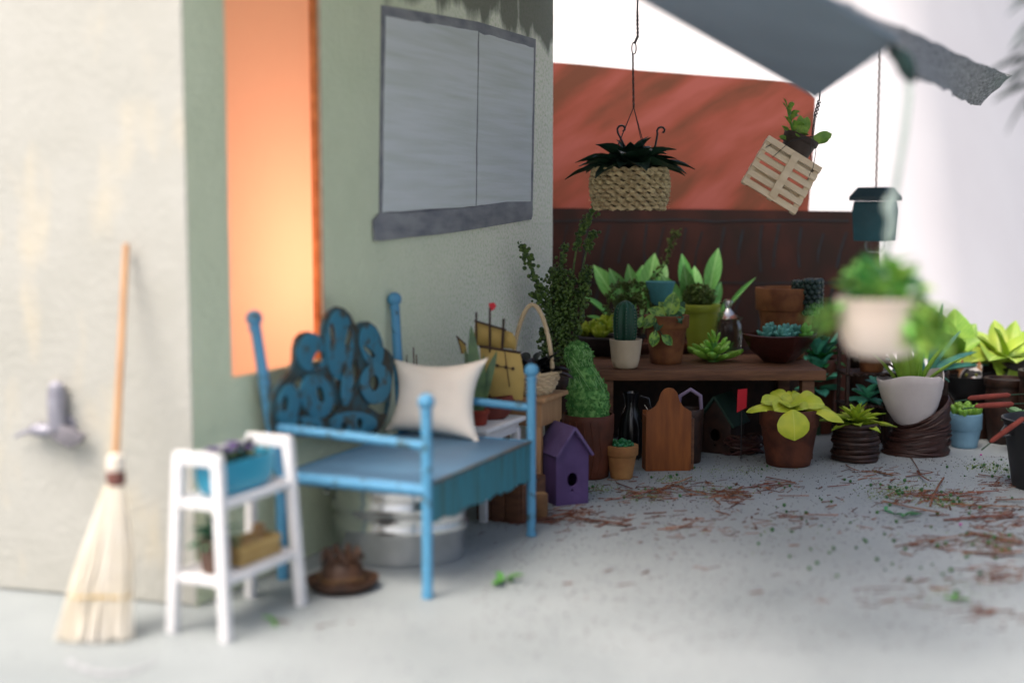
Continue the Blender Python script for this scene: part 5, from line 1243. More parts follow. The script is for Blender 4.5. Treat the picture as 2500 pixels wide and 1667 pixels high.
for k in range(8):
    a = k * 2.4; r_ = .03 * math.sqrt(k); rosette(bp_, ml, (math.cos(a) * r_, math.sin(a) * r_, .20), [(4, .07, 55, .006, 0), (3, .06, 78, .003, .025)])

# ------------------------------------------------------------------ black boat bowl with the cat
BYY = 8.62; z0_ = P(2372, 985, BYY).z
st_ = thing('log_stump', 'dark brown log stump behind the coiled basket', 'stump', (P(2378, 985, BYY).x, BYY, 0))
MB().lathe([(0, 0), (.16, 0), (.165, .02), (.15, z0_ * .5), (.155, z0_ - .01), (.145, z0_), (0, z0_)], 26, wob=.12, seed=3).build('trunk', M_darkwick, st_)
ck = thing('black_bowl', 'black boat-shaped bowl with upturned tip', 'bowl', (P(2378, 985, BYY).x, BYY, z0_ + .001), R(8))
vs = []; nn = 40; prb = [(.30, 0), (.55, .01), (.8, .08), (.97, .17), (1.0, .185), (.95, .185), (.75, .09), (.3, .05)]
for r_, z in prb:
    for k in range(nn):
        w = 2 * PI * k / nn; x = math.cos(w) * .235 * r_; y = math.sin(w) * .13 * r_ * (1 - .3 * abs(math.cos(w)) ** 3); vs.append((x, y, z + (.05 * (x / .235) ** 3 if (z > .1 and x > 0) else 0)))
MB().add(vs, [(j * nn + k, j * nn + (k + 1) % nn, (j + 1) * nn + (k + 1) % nn, (j + 1) * nn + k) for j in range(len(prb) - 1) for k in range(nn)] + [tuple(range(nn - 1, -1, -1)), tuple((len(prb) - 1) * nn + k for k in range(nn))]).build('bowl', mat('black_clay', (.018, .017, .018), (.011, .010, .011), 6, .45), ck, sharp=60)
# calico cat: one continuous voxel-remeshed body with ears
kx = P(2368, 915, BYY); KO = Vector((kx.x, BYY + .0, z0_ + .085))
mb = MB(); hz = kx.z - KO.z
mb.ball((0, .0, .055), .062, 18, 12, (1.15, .9, .95)); mb.ball((0, -.01, .11), .045, 16, 10, (1, .9, 1.1)); mb.ball((0, -.012, hz - .002), .066, 22, 16, (1.15, .95, .88))
mb.ball((0, -.062, hz - .022), .028, 14, 10, (1.25, .9, .75)); mb.ball((0, -.088, hz - .012), .008, 8, 6)
for sx in (-1, 1):
    mb.lathe([(.036, 0), (.026, .03), (.013, .058), (.002, .076)], 12, (sx * .052, -.005, hz + .028), sx=1, sy=.5)
    mb.ball((sx * .04, -.045, .035), .026, 12, 8, (1, 1, 1.1))
me = mb.mesh('cat_body'); tmp = bpy.data.objects.new('cat_body', me); COL.objects.link(tmp)
md = tmp.modifiers.new('r', 'REMESH'); md.mode = 'VOXEL'; md.voxel_size = .0055
ms = tmp.modifiers.new('s', 'SMOOTH'); ms.factor = .5; ms.iterations = 2
dg = bpy.context.evaluated_depsgraph_get(); me2 = bpy.data.meshes.new_from_object(tmp.evaluated_get(dg)); bpy.data.objects.remove(tmp)
for p in me2.polygons: p.use_smooth = True
mc = bpy.data.materials.new('calico_fur'); mc.use_nodes = True; N = mc.node_tree.nodes; L = mc.node_tree.links; b_ = N['Principled BSDF']; b_.inputs['Roughness'].default_value = .8
tc = N.new('ShaderNodeTexCoord'); nz = N.new('ShaderNodeTexNoise'); nz.inputs['Scale'].default_value = 11; nz.inputs['Detail'].default_value = 1; L.new(tc.outputs['Object'], nz.inputs['Vector'])
crr = N.new('ShaderNodeValToRGB'); crr.color_ramp.interpolation = 'CONSTANT'; e = crr.color_ramp.elements; e[0].position = 0; e[0].color = (.02, .017, .016, 1); e[1].position = .44; e[1].color = (.62, .58, .54, 1); k_ = e.new(.57); k_.color = (.50, .22, .07, 1)
L.new(nz.outputs['Fac'], crr.inputs[0]); L.new(crr.outputs[0], b_.inputs['Base Color'])
me2.materials.clear(); me2.materials.append(mc)
cat = thing('cat_figurine', 'calico toy cat peeking over the black bowl', 'toy cat', KO, R(-12))
link('body', me2, cat)
for sx in (-1, 1):
    MB().ball((sx * .03, -.067, hz + .008), .011, 12, 8, (1, .5, 1.1)).build('eye', mat('cat_eye', (.16, .17, .03), None, 5, .1), cat)
    MB().lathe([(.022, 0), (.015, .022), (.002, .05)], 10, (sx * .052, -.0175, hz + .03), sx=1, sy=.3).build('inner_ear', mat('ear_orange', (.48, .25, .12), None, 5), cat)
MB().ball((0, -.095, hz - .010), .006, 8, 6, (1.3, .6, .8)).build('nose', mat('cat_nose', (.30, .10, .09), None, 5), cat)
# ------------------------------------------------------------------ agave and lime plants at the back right
def bladed(name, label, u, y, pot, leaves, m_, wf, prof='blade', pz=.45, bend=.4, grow=1.0):
    b0 = Vector(((u - 1250) / F * y, y, 0)); t = thing(name, label, 'potted plant', b0); pot_parts(t, pot, pot * .8, pz, M_darkwick)
    me = leaf_mesh(m_, prof, wf, bend, .5, .05, nseg=11)
    for (a, b_, dy, hint, f) in leaves: leaf_dir(t, me, (rnd.uniform(-.04, .04), rnd.uniform(-.04, .04), pz - .03), (P(a, b_, y + dy) - b0 - Vector((0, 0, pz))) * grow + Vector((0, 0, pz)), hint, f)
    return t
ag = bladed('agave_plant', 'tall blue-green agave with curling leaves behind the white pot', 2275, 8.48, .13,
       [(2293, 738, 0, (-.6, -1, 0), 1.0), (2215, 770, .05, (.6, -1, 0), 1.1), (2338, 795, .05, (-.6, -.8, .5), .9), (2425, 858, .12, (0, -.6, 1), .8), (2325, 912, -.22, (.5, -.5, 1), .9), (2165, 905, -.12, (0, -.5, 1), 1.1), (2205, 862, -.1, (0, -.6, 1), 1.1), (2250, 790, .1, (0, -1, .3), 1.0), (2150, 850, .05, (0, -.6, 1), 1.0), (2390, 830, .12, (0, -.6, 1), .9)], G_teal, .13)
lm = bladed('lime_plant', 'lime green broad-leaved plant in a dark pot at the right edge', 2455, 8.95, .20,
       [(2330, 845, .0, (0, -.25, 1), 1), (2352, 822, .1, (0, -.3, 1), 1), (2385, 800, .15, (0, -.5, 1), .9), (2435, 785, .12, (-.2, -.8, 1), .9), (2478, 790, .1, (0, -.7, 1), .9), (2530, 800, .1, (0, -.5, 1), 1), (2575, 835, 0, (0, -.3, 1), 1), (2360, 862, -.18, (0, -.3, 1), 1.1), (2400, 850, -.3, (0, -.4, 1), 1.2), (2435, 842, -.36, (0, -.5, 1), 1.2), (2480, 850, -.38, (0, -.5, 1), 1.2), (2540, 850, -.3, (0, -.4, 1), 1.2), (2415, 818, -.1, (0, -.5, 1), 1), (2455, 808, -.12, (0, -.6, 1), 1), (2500, 815, -.12, (0, -.5, 1), 1), (2475, 905, -.42, (.1, -1, .6), 1.5), (2525, 935, -.42, (.1, -1, .6), 1.6), (2390, 830, .05, (0, -.4, 1), 1)], mat('lime_leaf2', (.36, .46, .05), (.22, .36, .035), 3, .45, jit=.16, vein=(.48, .58, .14)), .40, 'ovate', .47, .45, 1.22)
lm2 = bladed('leafy_plant', 'bright green leafy plant behind the agave', 2330, 9.0, .14,
       [(2300, 770, 0, (0, -1, .5), 1), (2340, 765, 0, (0, -1, .6), 1.3), (2372, 790, 0, (0, -.7, 1), 1.2), (2270, 800, -.05, (0, -.6, 1), 1), (2330, 800, -.15, (0, -.6, 1), 1.2), (2200, 790, 0, (0, -1, .6), 1), (2245, 775, .1, (0, -1, .6), 1), (2380, 820, -.1, (0, -.6, 1), 1)], mat('lime_leaf3', (.25, .44, .06), (.14, .32, .04), 3, .45, jit=.2, vein=(.36, .54, .12)), .5, 'ovate', .46, .5, 1.1)
fl3 = bladed('agave_plant', 'small blue-green agave between the tiered stand and the white pot', 2165, 8.38, .09,
       [(2120, 880, 0, (0, -.7, 1), 1.2), (2150, 860, 0, (0, -1, .5), 1.2), (2200, 872, -.05, (0, -.6, 1), 1.2), (2130, 910, -.12, (0, -.6, 1), 1.2), (2190, 905, -.1, (0, -.6, 1), 1.2)], G_teal, .25, 'lance', .34, .5)
# ------------------------------------------------------------------ cattails in a black bucket at the right edge
q0 = Vector(((2578 - 1250) / F * 7.0, 7.0, 0)); bk_ = thing('black_bucket', 'black bucket with small side handle cut by the right edge', 'bucket', q0)
MB().lathe([(0, 0), (.175, 0), (.18, .01), (.235, .36), (.245, .362), (.247, .376), (.236, .38), (.226, .37), (.17, .02), (0, .018)], 44).build('body', mat('black_pail', (.020, .021, .023), (.014, .014, .016), 4, .5), bk_, sharp=50)
MB().tube([(-.232, -.05, .34), (-.262, -.05, .345), (-.275, -.05, .32), (-.265, -.05, .29), (-.228, -.05, .295)], .011, 8).build('handle', M_black, bk_)
M_cat = mat('cattail_red', (.23, .045, .03), (.16, .03, .02), 12, .8, .3, 60)
for i, (hd, tl2, y, lb) in enumerate(((((2364, 972), (2466, 964)), (2330, 980), 6.95, 'upper level cattail with red-brown head at the right edge'), (((2382, 991), (2474, 986)), (2350, 998), 6.85, 'lower level cattail with red-brown head at the right edge'), (((2418, 1078), (2500, 1020)), (2396, 1098), 6.75, 'slanting cattail with red-brown head pointing down to the floor'))):
    a = P(*hd[0], y); b_ = P(*hd[1], y + .05); e = P(*tl2, y - .01); root = thing('cattail', lb, 'cattail', a, group='cattails in the black bucket')
    d = (b_ - a); inb = Vector((q0.x - .02 + .04 * i, q0.y + .05 * i, .1)) - a
    MB().tube([d * -.01, d * .06, d * .5, d * .94, d * 1.0], [.006, .013, .015, .014, .006], 10).build('seed_head', M_cat, root)
    MB().tube([e - a, d * .5, d * 1.05, d * 1.35 + Vector((0, 0, .0)), inb.lerp(d * 1.4, .35), inb], .0038, 6).build('stem', G_dark, root)
rl = thing('round_leaf_plant', 'pale green round-leaved plant behind the cattails at the right edge', 'plant', (P(2490, 1000, 8.0).x, 8.0, 0))
MB().tube([(0, 0, 0), (.0, 0, .2)], [.02, .012], 8).build('stem', G_dark, rl)
ml = leaf_mesh(mat('sage_leaf', (.16, .30, .14), (.10, .2, .10), 3, .5, jit=.2), 'round', .8, .3, .3, .05)
rosette(rl, ml, (0, 0, .19), [(7, .11, 15, .01, 0), (5, .11, 50, .01, .01)])
for (u, y, h, rr3, lb) in ((2128, 8.72, .52, .13, 'dark brown jar standing behind the tiered stand'), (2470, 8.35, .42, .13, 'blackish brown jar half hidden behind the cattails'), (2560, 8.1, .5, .14, 'dark brown jar beyond the bucket at the right edge')):
    o_ = thing('brown_jar', lb, 'jar', ((u - 1250) / F * y, y, 0)); pot_parts(o_, rr3, rr3 * .8, h, M_darkwick, rim=.05, bulge=.015)

# ------------------------------------------------------------------ hanging things
HY = 7.3
hb0 = P(1537, 515, HY)
hb = thing('hanging_basket', 'rope-bound hanging basket with dark fern leaves on twisted wire', 'hanging basket', hb0)
M_rope = mat('seagrass_rope', (.50, .40, .22), (.24, .17, .08), 34, .75, .8, 90, jit=.1, lo=.3, hi=.6)
RB = .208; rows = 10
for j in range(rows):
    s = j / (rows - 1); z = .018 + .205 * s; r_ = RB * (.80 + .20 * math.sin(PI * (.14 + .62 * s))); pts = []; rad = []
    for k in range(96):
        w = 2 * PI * k / 96; f = math.sin(w * 22 + j * PI + .8 * noise.noise(Vector((w * 2, j * 3, 1))))
        pts.append((math.cos(w) * (r_ + .0075 * f), math.sin(w) * (r_ + .0075 * f), z + .005 * math.cos(w * 22 + j * PI) + .008 * noise.noise(Vector((w * 3, j, 0))))); rad.append(.0115 + .0035 * f)
    MB().tube(pts, rad, 6, closed=True).build('rope_coil', M_rope, hb)
MB().lathe([(0, .004), (.165, .004), (.19, .03), (.2, .21), (.19, .215), (0, .205)], 28).build('liner', mat('rope_liner', (.10, .075, .04), None, 20), hb)
rv = random.Random(2); mb = MB()
for k in range(160):
    w = rv.uniform(0, 6.28); z = rv.uniform(.01, .225); p = Vector((math.cos(w) * (RB + .008), math.sin(w) * (RB + .008), z)); mb.tube([p, p + Vector((math.cos(w) * .012, math.sin(w) * .012, rv.uniform(-.012, .008)))], [.0012, .0005], 3)
tag(mb.build('frayed_fibre', M_rope, hb), kind='stuff')
lf = leaf_mesh(mat('fern_dark', (.016, .042, .022), (.008, .024, .014), 3, .5, jit=.2), 'lance', .42, .8, .4, .03, wave=.12, bend0=.25)
rosette(hb, lf, (0, 0, .215), [(12, .33, 8, .03, .012), (10, .30, 22, .02, .02), (9, .25, 40, .02, .03), (6, .18, 62, .01, .04)], rr=random.Random(9))
for k, (u, v) in enumerate(((1519, 316), (1616, 320))):
    c_ = P(u, v, HY - .02) - hb0; b_ = Vector((c_.x * .5, 0, .24)); pts = [b_, b_.lerp(c_, .6)]
    for i in range(9):
        a = -PI * .2 + i * .65; r_ = .030 * (1 - i * .09); pts.append(c_ + Vector((-math.cos(a) * r_, 0, math.sin(a) * r_)))
    MB().tube(pts, [.006] * (len(pts) - 3) + [.006, .005, .004], 7).build('fiddlehead', G_blackleaf, hb)
topw = P(1547, 262, HY) - hb0
for a in (.5, 2.3, 3.9, 5.4): MB().tube([(math.cos(a) * .175, math.sin(a) * .175, .215), Vector((math.cos(a) * .09, math.sin(a) * .09, .37)), topw], .0022, 5).build('wire', M_wire, hb)
def twist(p0, p1, n_, amp, r_, parent, nm='twisted_wire'):
    for s_ in (0, PI):
        pts = []
        for k in range(n_ * 8 + 1):
            f = k / (n_ * 8); p = Vector(p0).lerp(Vector(p1), f); w = f * n_ * 2 * PI + s_; pts.append(p + Vector((math.cos(w) * amp, math.sin(w) * amp, 0)))
        MB().tube(pts, r_, 5).build(nm, M_wire, parent)
twist(topw, P(1545, 132, HY) - hb0, 9, .004, .003, hb)
lp = P(1545, 122, HY) - hb0
MB().tube([lp + Vector((.012 * math.sin(w) + .006, 0, .032 * math.cos(w) + .008)) for w in [2 * PI * k / 18 for k in range(18)]], .0035, 6, closed=True).build('hook_loop', M_wire, hb)
up1 = P(1557, 90, HY) - hb0; up2 = P(1556, 30, HY) - hb0; up3 = P(1558, -60, HY) - hb0; up3.z = 2.77 - hb0.z
twist(lp + Vector((.01, 0, .035)), up1, 3, .004, .0045, hb); twist(up1, up2, 3, .004, .004, hb)
MB().tube([up2, up2.lerp(up3, .5), up3], .005, 6).build('wire', M_wire, hb)

# pallet basket, hanging askew
PY = 7.22; pc = P(1908, 428, PY)
pal = thing('pallet_hanger', 'tilted little wooden pallet hanging with green plant on its shelf', 'hanging planter', pc, rot=(R(-8), R(31), 0))
M_pal = mat('pale_pallet', (.70, .58, .41), (.58, .46, .30), 6, .7, .15, 40, stretch=(1, 5, 5), jit=.06)
pw2, ph2 = .172, .150
for j in range(6):
    z = -ph2 + .018 + j * (2 * ph2 - .036) / 5
    MB().box((0, -.012, z), (2 * pw2, .012, .034)).build('slat', M_pal, pal, bevel=.002)
for x in (-pw2 + .016, 0.01, pw2 - .016):
    MB().box((x, .008, 0), (.030, .026, 2 * ph2)).build('stringer', M_pal, pal, bevel=.002)
MB().box((.012, -.022, 0), (.044, .007, 2 * ph2 - .03)).build('front_stringer', M_pal, pal, bevel=.002)
for j in range(4):
    z = -ph2 + .03 + j * (2 * ph2 - .06) / 3
    MB().box((0, .028, z), (2 * pw2, .010, .036)).build('slat', M_pal, pal, bevel=.002)
ptz = Vector((.095, .10, .105))
pp = thing('hanging_potted_plant', 'dark pot with spring green leaves wired behind the pallet', 'potted plant', P(1930, 395, PY + .12), rot=(0, R(24), 0))
pot_parts(pp, .09, .07, .15, mat('brown_plastic', (.06, .04, .03), (.035, .022, .017), 6, .6), rim=.03)
m1 = mat('spring_variegated', (.30, .44, .07), (.10, .22, .03), 3, .4, jit=.2); ml = leaf_mesh(m1, 'spoon', .42, .4, .4, .08)
def PPp(u, v, dy): return pp.matrix_basis.inverted() @ P(u, v, PY + .12 + dy)
stem = [P(1935, 350, PY + .1), P(1936, 320, PY + .1), P(1928, 290, PY + .1), P(1922, 262, PY + .1)]
bpy.context.view_layer.update()
inv = (Matrix.Translation(pp.location) @ pp.rotation_euler.to_matrix().to_4x4()).inverted()
MB().tube([inv @ p for p in stem], [.009, .008, .007, .005], 7).build('stem', G_mid, pp)
rv = random.Random(14)
for k in range(26):
    s = k / 25; p = inv @ along(stem, s); a = k * 2.4
    leaf(pp, ml, p, a, R(rv.uniform(15, 55) + 25 * s), .10 - .045 * s, rv.uniform(-.3, .3))
for (u, v, u2, v2) in ((1950, 355, 1975, 285), (1955, 360, 2032, 322), (1950, 365, 1990, 350), (1945, 340, 1958, 282), (1960, 355, 2025, 335), (1940, 350, 1905, 330), (1955, 350, 1970, 310)):
    leaf_dir(pp, leaf_mesh(m1, 'spoon', .34, .3, .4, .06), inv @ P(u, v, PY + .1), inv @ P(u2, v2, PY + .08), (0, -1, .6))
ph_ = P(1998, 258, PY); pz = Vector((ph_.x, PY, 2.76)); inv2 = (Matrix.Translation(pal.location) @ pal.rotation_euler.to_matrix().to_4x4()).inverted()
def tw2(a, b_, n_, amp, r_): twist(inv2 @ a, inv2 @ b_, n_, amp, r_, pal)
tw2(P(1984, 330, PY), P(1990, 285, PY), 4, .006, .003); tw2(P(1990, 285, PY), P(2000, 248, PY), 2, .008, .0045)
MB().tube([inv2 @ P(2000, 248, PY), inv2 @ P(2003, 220, PY), inv2 @ Vector((P(2003, 220, PY).x + .02, PY + .05, 2.77))], .004, 6).build('wire', M_wire, pal)
for px in ([(1984, 330, 0), (1992, 370, -.02), (1985, 410, -.03), (1975, 430, -.03)], [(1984, 330, 0), (1978, 370, .02), (1985, 420, .02), (1970, 440, 0)], [(1984, 332, 0), (1930, 345, -.03), (1885, 385, -.03)], [(1984, 332, .02), (1960, 350, .1), (1905, 340, .06), (1870, 360, -.02)]):
    MB().tube([inv2 @ P(u, v, PY + dy) for u, v, dy in px], .0022, 5).build('wire', M_wire, pal)

# teal hanging lantern house
LY = 6.55; l0 = P(2135, 588, LY)
ln = thing('hanging_birdhouse', 'dark teal hanging birdhouse lantern on a knotted cord', 'hanging birdhouse', l0, R(-38))
M_lt = mat('dark_teal_paint', (.012, .068, .085), (.008, .045, .058), 6, .55, .15, 40)
hL = (588 - 492) * S(LY); rB, rT = .082, .068
b4 = [(-1, -1), (1, -1), (1, 1), (-1, 1)]
mb = MB(); vs = [(x * rB * .95, y * rB * .95, 0) for x, y in b4] + [(x * rB, y * rB, hL * .9) for x, y in b4] + [(x * rB * .95, y * rB * .95, hL) for x, y in b4]
vs = [(x * .078, y * .078, .0) for x, y in b4] + [(x * .086, y * .086, hL * .75) for x, y in b4] + [(x * .080, y * .080, hL) for x, y in b4]
mb.add(vs, [(0, 1, 5, 4), (1, 2, 6, 5), (2, 3, 7, 6), (3, 0, 4, 7), (4, 5, 9, 8), (5, 6, 10, 9), (6, 7, 11, 10), (7, 4, 8, 11), (3, 2, 1, 0), (8, 9, 10, 11)]).build('body', M_lt, ln, bevel=.004)
vs = [(x * .098, y * .098, hL + .002) for x, y in b4] + [(x * .098, y * .098, hL + .022) for x, y in b4] + [(x * .070, y * .060, hL + .068) for x, y in b4]
MB().add(vs, [(0, 1, 5, 4), (1, 2, 6, 5), (2, 3, 7, 6), (3, 0, 4, 7), (4, 5, 9, 8), (5, 6, 10, 9), (6, 7, 11, 10), (7, 4, 8, 11), (3, 2, 1, 0), (8, 9, 10, 11)]).build('roof', mat('dark_teal_roof', (.016, .045, .058), (.010, .03, .04), 6, .5), ln, bevel=.004)
MB().lathe([(.05, .002), (.05, -.03), (.035, -.055), (.0, -.06)], 24).build('glass_base', M_glass, ln)
pts = [Vector((0, 0, hL + .068))]; zt_ = P(2150, 82, LY).z - l0.z
for k in range(60): pts.append(Vector((.002 * math.sin(k * 2.1), .002 * math.cos(k * 2.1), hL + .068 + (zt_ - hL - .068) * (k + 1) / 60)))
pts[-1] = Vector((0, 0, zt_)); off = Vector((P(2150, 100, LY).x - l0.x, 0, 0))
# cord hangs plumb from the beam line
MB().tube(pts, .0045, 6).build('cord', mat('tan_cord', (.22, .15, .11), (.12, .08, .06), 40, .8), ln)

# near hanging pot
NY = 4.12; n0 = P(2150, 868, NY)
npt = thing('hanging_pot', 'pale hanging clay pot of trailing green leaves close to the camera', 'hanging pot', n0)
MB().lathe([(0, 0), (.075, 0), (.10, .012), (.125, .06), (.138, .12), (.14, .165), (.147, .18), (.14, .185), (.128, .17), (.12, .1), (0, .09)], 40, wob=.05).build('pot', mat('pale_pink_clay', (.74, .64, .56), (.64, .53, .44), 4, .75, .1, 30), npt, sharp=50)
MB().lathe([(0, .165), (.08, .165), (.125, .155), (.11, .1), (0, .1)], 20).build('soil', mat('soil', (.035, .022, .014)), npt)
mg1 = leaf_mesh(mat('fresh_leaf', (.28, .56, .13), (.16, .42, .08), 3, .5, jit=.3), 'ovate', .55, .7, .3, .04); mg2 = leaf_mesh(mat('deep_leaf', (.08, .34, .09), (.045, .22, .06), 3, .5, jit=.25), 'ovate', .55, .7, .3, .04); mg3 = leaf_mesh(mat('yellow_fresh', (.42, .60, .12), (.30, .48, .07), 3, .45, jit=.15), 'ovate', .6, .9, .2, .04)
rv = random.Random(31)
for k in range(140):
    a = rv.uniform(0, 6.28); r_ = .095 * math.sqrt(rv.random())
    leaf(npt, rv.choice((mg1, mg1, mg2, mg3)), (math.cos(a) * r_, math.sin(a) * r_, .16 + rv.uniform(0, .13) * (1 - (r_ / .13) ** 2)), a + rv.uniform(-.5, .5), R(rv.uniform(15, 80)), rv.uniform(.055, .09), rv.uniform(-.4, .4))
for (cx, cy, n_, spread) in ((.12, -.07, 70, .07), (.07, -.135, 60, .06), (-.15, -.05, 10, .025)):      # foliage spilling down the right side
    for k in range(n_):
        z = rv.uniform(.045, .18) if cx > 0 else rv.uniform(.09, .15)
        leaf(npt, mg3 if rv.random() < .6 else mg1, (cx + rv.gauss(0, spread * .4) - .15 * (.15 - z) * (1 if cx > 0 else 0), cy + rv.gauss(0, spread * .4), z), rv.uniform(-1.2, 1.2) if cx > 0 else PI, R(rv.uniform(-45, 25)), rv.uniform(.05, .08))
for k in range(9): leaf(npt, mg1, (-.13 - .012 * k, -.05, .17 - .006 * k), PI + rv.uniform(-1, 1), R(rv.uniform(-40, 40)), .05)
M_cord = mat('pale_cord', (.36, .44, .41), (.28, .36, .33), 9, .6)
cpts = [P(2150, 720, NY) - n0, P(2162, 640, NY) - n0, P(2176, 540, NY) - n0, P(2192, 430, NY) - n0, P(2210, 320, NY + .05) - n0, P(2220, 230, NY + .1) - n0, hk + Vector((.004, 0, -.045)) - n0]
MB().tube(cpts, .010, 8).build('cord', M_cord, npt)
for a in (.6, 2.7, 4.6): MB().tube([(math.cos(a) * .135, math.sin(a) * .135, .175), cpts[1]], .004, 6).build('cord', M_cord, npt)
MB().tube([P(2172, 475, NY) - n0, P(2168, 505, NY) - n0, P(2178, 540, NY) - n0, P(2172, 575, NY) - n0, P(2170, 590, NY) - n0], [.008, .02, .014, .018, .007], 8).build('cord_knot', M_cord, npt)

# ================================================================== LITTER on the floor
M_shave = mat('shaving_red', (.20, .078, .04), (.095, .036, .02), 30, .8, jit=.3)
M_shave2 = mat('shaving_tan', (.32, .14, .06), (.18, .075, .032), 30, .8, jit=.3)
def shaving(mb, c, L_, w, yaw, rr, lift=.0):
    d = Vector((math.cos(yaw), math.sin(yaw), 0)); s_ = Vector((-d.y, d.x, 0)); n_ = 4; vs = []; t = rr.uniform(-.6, .6); cv = rr.gauss(0, .07)
    for k in range(n_ + 1):
        f = k / n_ - .5; p = Vector(c) + d * L_ * f + s_ * cv * L_ * f * f * 2; ww = w * (1 - .5 * abs(f) * rr.random()); ti = t * (f + .2)
        z0 = .003 + lift * (f + .5) + abs(math.sin(ti)) * ww * .5
        vs += [p - s_ * ww * .5 + Vector((0, 0, z0 - math.sin(ti) * ww * .5 * .6)), p + s_ * ww * .5 + Vector((0, 0, z0 + math.sin(ti) * ww * .5 * .6)), p + Vector((0, 0, z0 + .0025 + w * .12))]
    fs = []
    for k in range(n_):
        a = k * 3; fs += [(a, a + 3, a + 4, a + 1), (a + 1, a + 4, a + 5, a + 2), (a + 2, a + 5, a + 3, a)]
    fs += [(0, 1, 2), (n_ * 3, n_ * 3 + 2, n_ * 3 + 1)]
    mb.add(vs, fs)
rl_ = random.Random(77)
clusters = [(1560, 1205, 100, 26, 1.0), (1690, 1195, 120, 22, 1.0), (1790, 1215, 70, 22, 1.0), (1900, 1190, 90, 18, .8), (1470, 1275, 90, 22, .6), (1330, 1270, 80, 14, .9), (1400, 1255, 60, 16, .6), (2150, 1165, 130, 24, .8), (2230, 1215, 90, 20, 1.0), (2330, 1210, 120, 24, 1.1), (2430, 1260, 110, 30, 1.8), (2440, 1320, 110, 36, 1.6), (2300, 1330, 110, 28, .7), (2450, 1400, 80, 30, .9), (2280, 1440, 160, 40, .3), (2420, 1500, 100, 30, .4), (1850, 1270, 260, 50, .7), (1620, 1280, 220, 50, .7), (2050, 1260, 220, 50, .7), (2450, 1180, 60, 20, .6), (1750, 1400, 400, 90, .12), (2100, 1480, 250, 70, .15), (1350, 1420, 300, 60, .06), (760, 1520, 120, 30, .08)]
def pick(rr):
    tot = sum(c[4] for c in clusters); x = rr.random() * tot
    for c in clusters:
        x -= c[4]
        if x <= 0: break
    return G(rr.gauss(c[0], c[2] * .5), rr.gauss(c[1], c[3] * .5))
def clear(p): return (p - C0).dot(ND) > .05 and p.y > 3.2
mbs = [MB(), MB()]
for k in range(1250):
    p = pick(rl_)
    if not clear(p): continue
    L_ = rl_.choice((.02, .03, .03, .05, .07, .09)); shaving(mbs[k % 3 == 0], p, L_ * rl_.uniform(.5, 1.5), rl_.choice((.0015, .002, .003, .005, .010)), rl_.gauss(.1, .7), rl_, rl_.uniform(0, .006))
tag(mbs[0].build('wood_shavings', M_shave, sharp=20), 'fine red-brown wood shavings littering the pale floor', 'wood shavings', kind='stuff')
tag(mbs[1].build('bark_crumbs', M_shave2, sharp=20), 'tan bark crumbs mixed among the shavings on the floor', 'bark crumbs', kind='stuff')
# the largest splinters, one by one
big = [(2150, 1225, 2290, 1262, .016), (2266, 1238, 2300, 1172, .012), (2020, 1190, 2075, 1188, .010), (1870, 1166, 1930, 1182, .012), (1600, 1200, 1690, 1172, .012), (1655, 1190, 1720, 1212, .014), (1760, 1200, 1835, 1222, .016), (1800, 1196, 1900, 1182, .010), (1505, 1180, 1545, 1198, .010), (1660, 1212, 1690, 1214, .012), (2210, 1165, 2275, 1158, .014), (2235, 1150, 2262, 1182, .012), (2225, 1118, 2250, 1165, .006), (2060, 1135, 2092, 1158, .010), (2250, 1212, 2440, 1210, .012), (2320, 1232, 2500, 1246, .020), (2300, 1270, 2480, 1262, .022), (2360, 1300, 2500, 1330, .024), (2180, 1335, 2380, 1310, .010), (2350, 1350, 2500, 1358, .024), (1250, 1282, 1400, 1262, .022), (1390, 1262, 1540, 1290, .018), (1810, 1190, 1780, 1215, .02), (1965, 1258, 2045, 1270, .010), (2390, 1160, 2450, 1170, .012), (2130, 1150, 2180, 1165, .02), (1900, 1212, 1975, 1218, .008), (2430, 1222, 2500, 1228, .02), (1480, 1225, 1600, 1205, .010), (1560, 1215, 1620, 1225, .014)]
for k, (u, v, u2, v2, w) in enumerate(big):
    a, b_ = G(u, v), G(u2, v2); L_ = (b_ - a).length; yaw = math.atan2(b_.y - a.y, b_.x - a.x); mb = MB(); shaving(mb, (0, 0, 0), L_, w, 0, rl_, rl_.uniform(.004, .02))
    o = mb.build('wood_splinter', M_shave, sharp=25); o.location = ((a.x + b_.x) / 2, (a.y + b_.y) / 2, .001); o.rotation_euler = (0, 0, yaw)
    tag(o, 'long red-brown wood splinter lying among the floor litter', 'splinter', 'large splinters on the floor')
# green crumbs, beads and dark grit
mb = MB(); mb2 = MB(); mb3 = MB()
gcl = [(1450, 1195, 60, 14, 1), (1580, 1210, 60, 18, 1), (1640, 1170, 60, 12, .7), (1760, 1200, 80, 20, .9), (2180, 1205, 80, 22, 1.6), (2230, 1190, 90, 25, 1), (2310, 1225, 60, 15, 1.4), (2400, 1140, 60, 12, 1), (1800, 1150, 120, 14, .8), (2450, 1150, 60, 14, .6), (2420, 1320, 80, 20, .6), (2330, 1440, 110, 40, .5), (1900, 1300, 350, 60, .4), (1250, 1420, 25, 12, .05)]
def pickg():
    tot = sum(c[4] for c in gcl); x = rl_.random() * tot
    for c in gcl:
        x -= c[4]
        if x <= 0: break
    return G(rl_.gauss(c[0], c[2] * .5), rl_.gauss(c[1], c[3] * .5))
for k in range(2600): p = pickg(); flake(mb, p + Vector((0, 0, .003)), rl_.uniform(.002, .0065), rl_)
for k in range(150): p = G(rl_.uniform(1850, 2500), rl_.uniform(1120, 1420)) if k % 2 else pickg(); r_ = rl_.uniform(.004, .0105); mb2.ball(p + Vector((0, 0, r_)), r_, 7, 5)
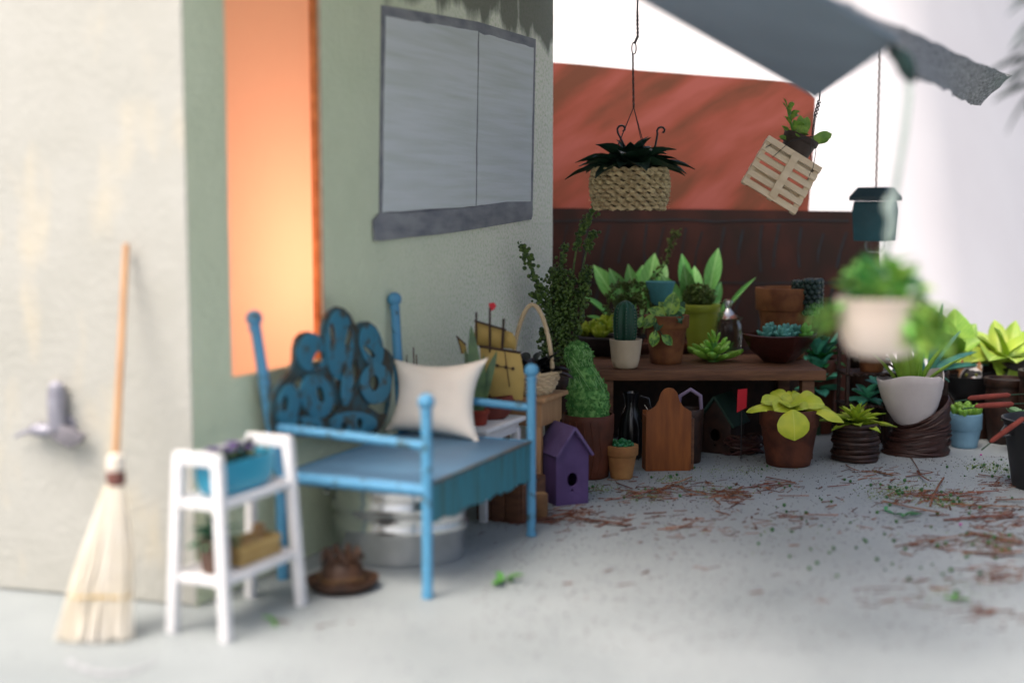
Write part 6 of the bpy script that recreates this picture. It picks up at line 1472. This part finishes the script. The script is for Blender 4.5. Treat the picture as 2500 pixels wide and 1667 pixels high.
for k in range(6500): p = G(rl_.uniform(1150, 2560), 1115 + 480 * rl_.random() ** 1.9); flake(mb3, p + Vector((0, 0, .002)), rl_.choice((.0015, .002, .0025, .003, .0045, .006)), rl_)
tag(mb.build('green_crumbs', mat('green_crumb', (.25, .33, .07), (.09, .16, .03), 50, .8), sharp=20), 'green moss crumbs sprinkled over the pale floor', 'moss crumbs', kind='stuff')
tag(mb2.build('green_beads', mat('green_beadlet', (.06, .16, .05), (.025, .08, .03), 20, .5)), 'tiny round green seeds scattered on the floor', 'seeds', kind='stuff')
tag(mb3.build('dark_grit', mat('dark_grit', (.025, .025, .028), (.10, .04, .025), 9, .9), sharp=20), 'dark grit specks scattered on the floor', 'grit', kind='stuff')
ml = leaf_mesh(mat('sprig_green', (.04, .22, .06), (.025, .14, .04), 3, .5, jit=.2), 'ovate', .4, .5, .4, .08); ml2 = leaf_mesh(G_mid, 'ovate', .4, .5, .4, .08)
for (u, v, lb, m_, s_, n_) in ((2205, 1262, 'small emerald leaf sprig fallen among shavings at right', ml, .075, 4), (2158, 1250, 'lone emerald leaf on the floor left of the fallen sprig', ml, .06, 2), (1235, 1420, 'blurred green leaf sprig on the floor right of the front bench leg', ml2, .10, 4), (672, 1522, 'small green leaf scrap on the floor right of the white stand', ml2, .06, 2), (2330, 1470, 'blurred green leaf scrap near the right foreground', ml2, .07, 3)):
    t = thing('fallen_sprig', lb, 'leaf sprig', G(u, v) + Vector((0, 0, .004)), rnd.uniform(0, 6))
    for k in range(n_): leaf(t, m_, (.01 * k, 0, .004), k * 2.2 + rnd.uniform(-.4, .4), R(rnd.uniform(5, 35)), s_ * rnd.uniform(.7, 1.1))
for (u, v, lb) in ((2395, 1112, 'tiny pink petal on the floor by the blue pot'), (2345, 1282, 'tiny pink petal among the shavings at right')):
    o = MB().ball((0, 0, .006), .008, 8, 6, (1, .8, .7)).build('pink_petal', mat('pink_petal', (.62, .10, .42), None, 9)); o.location = G(u, v); tag(o, lb, 'petal')
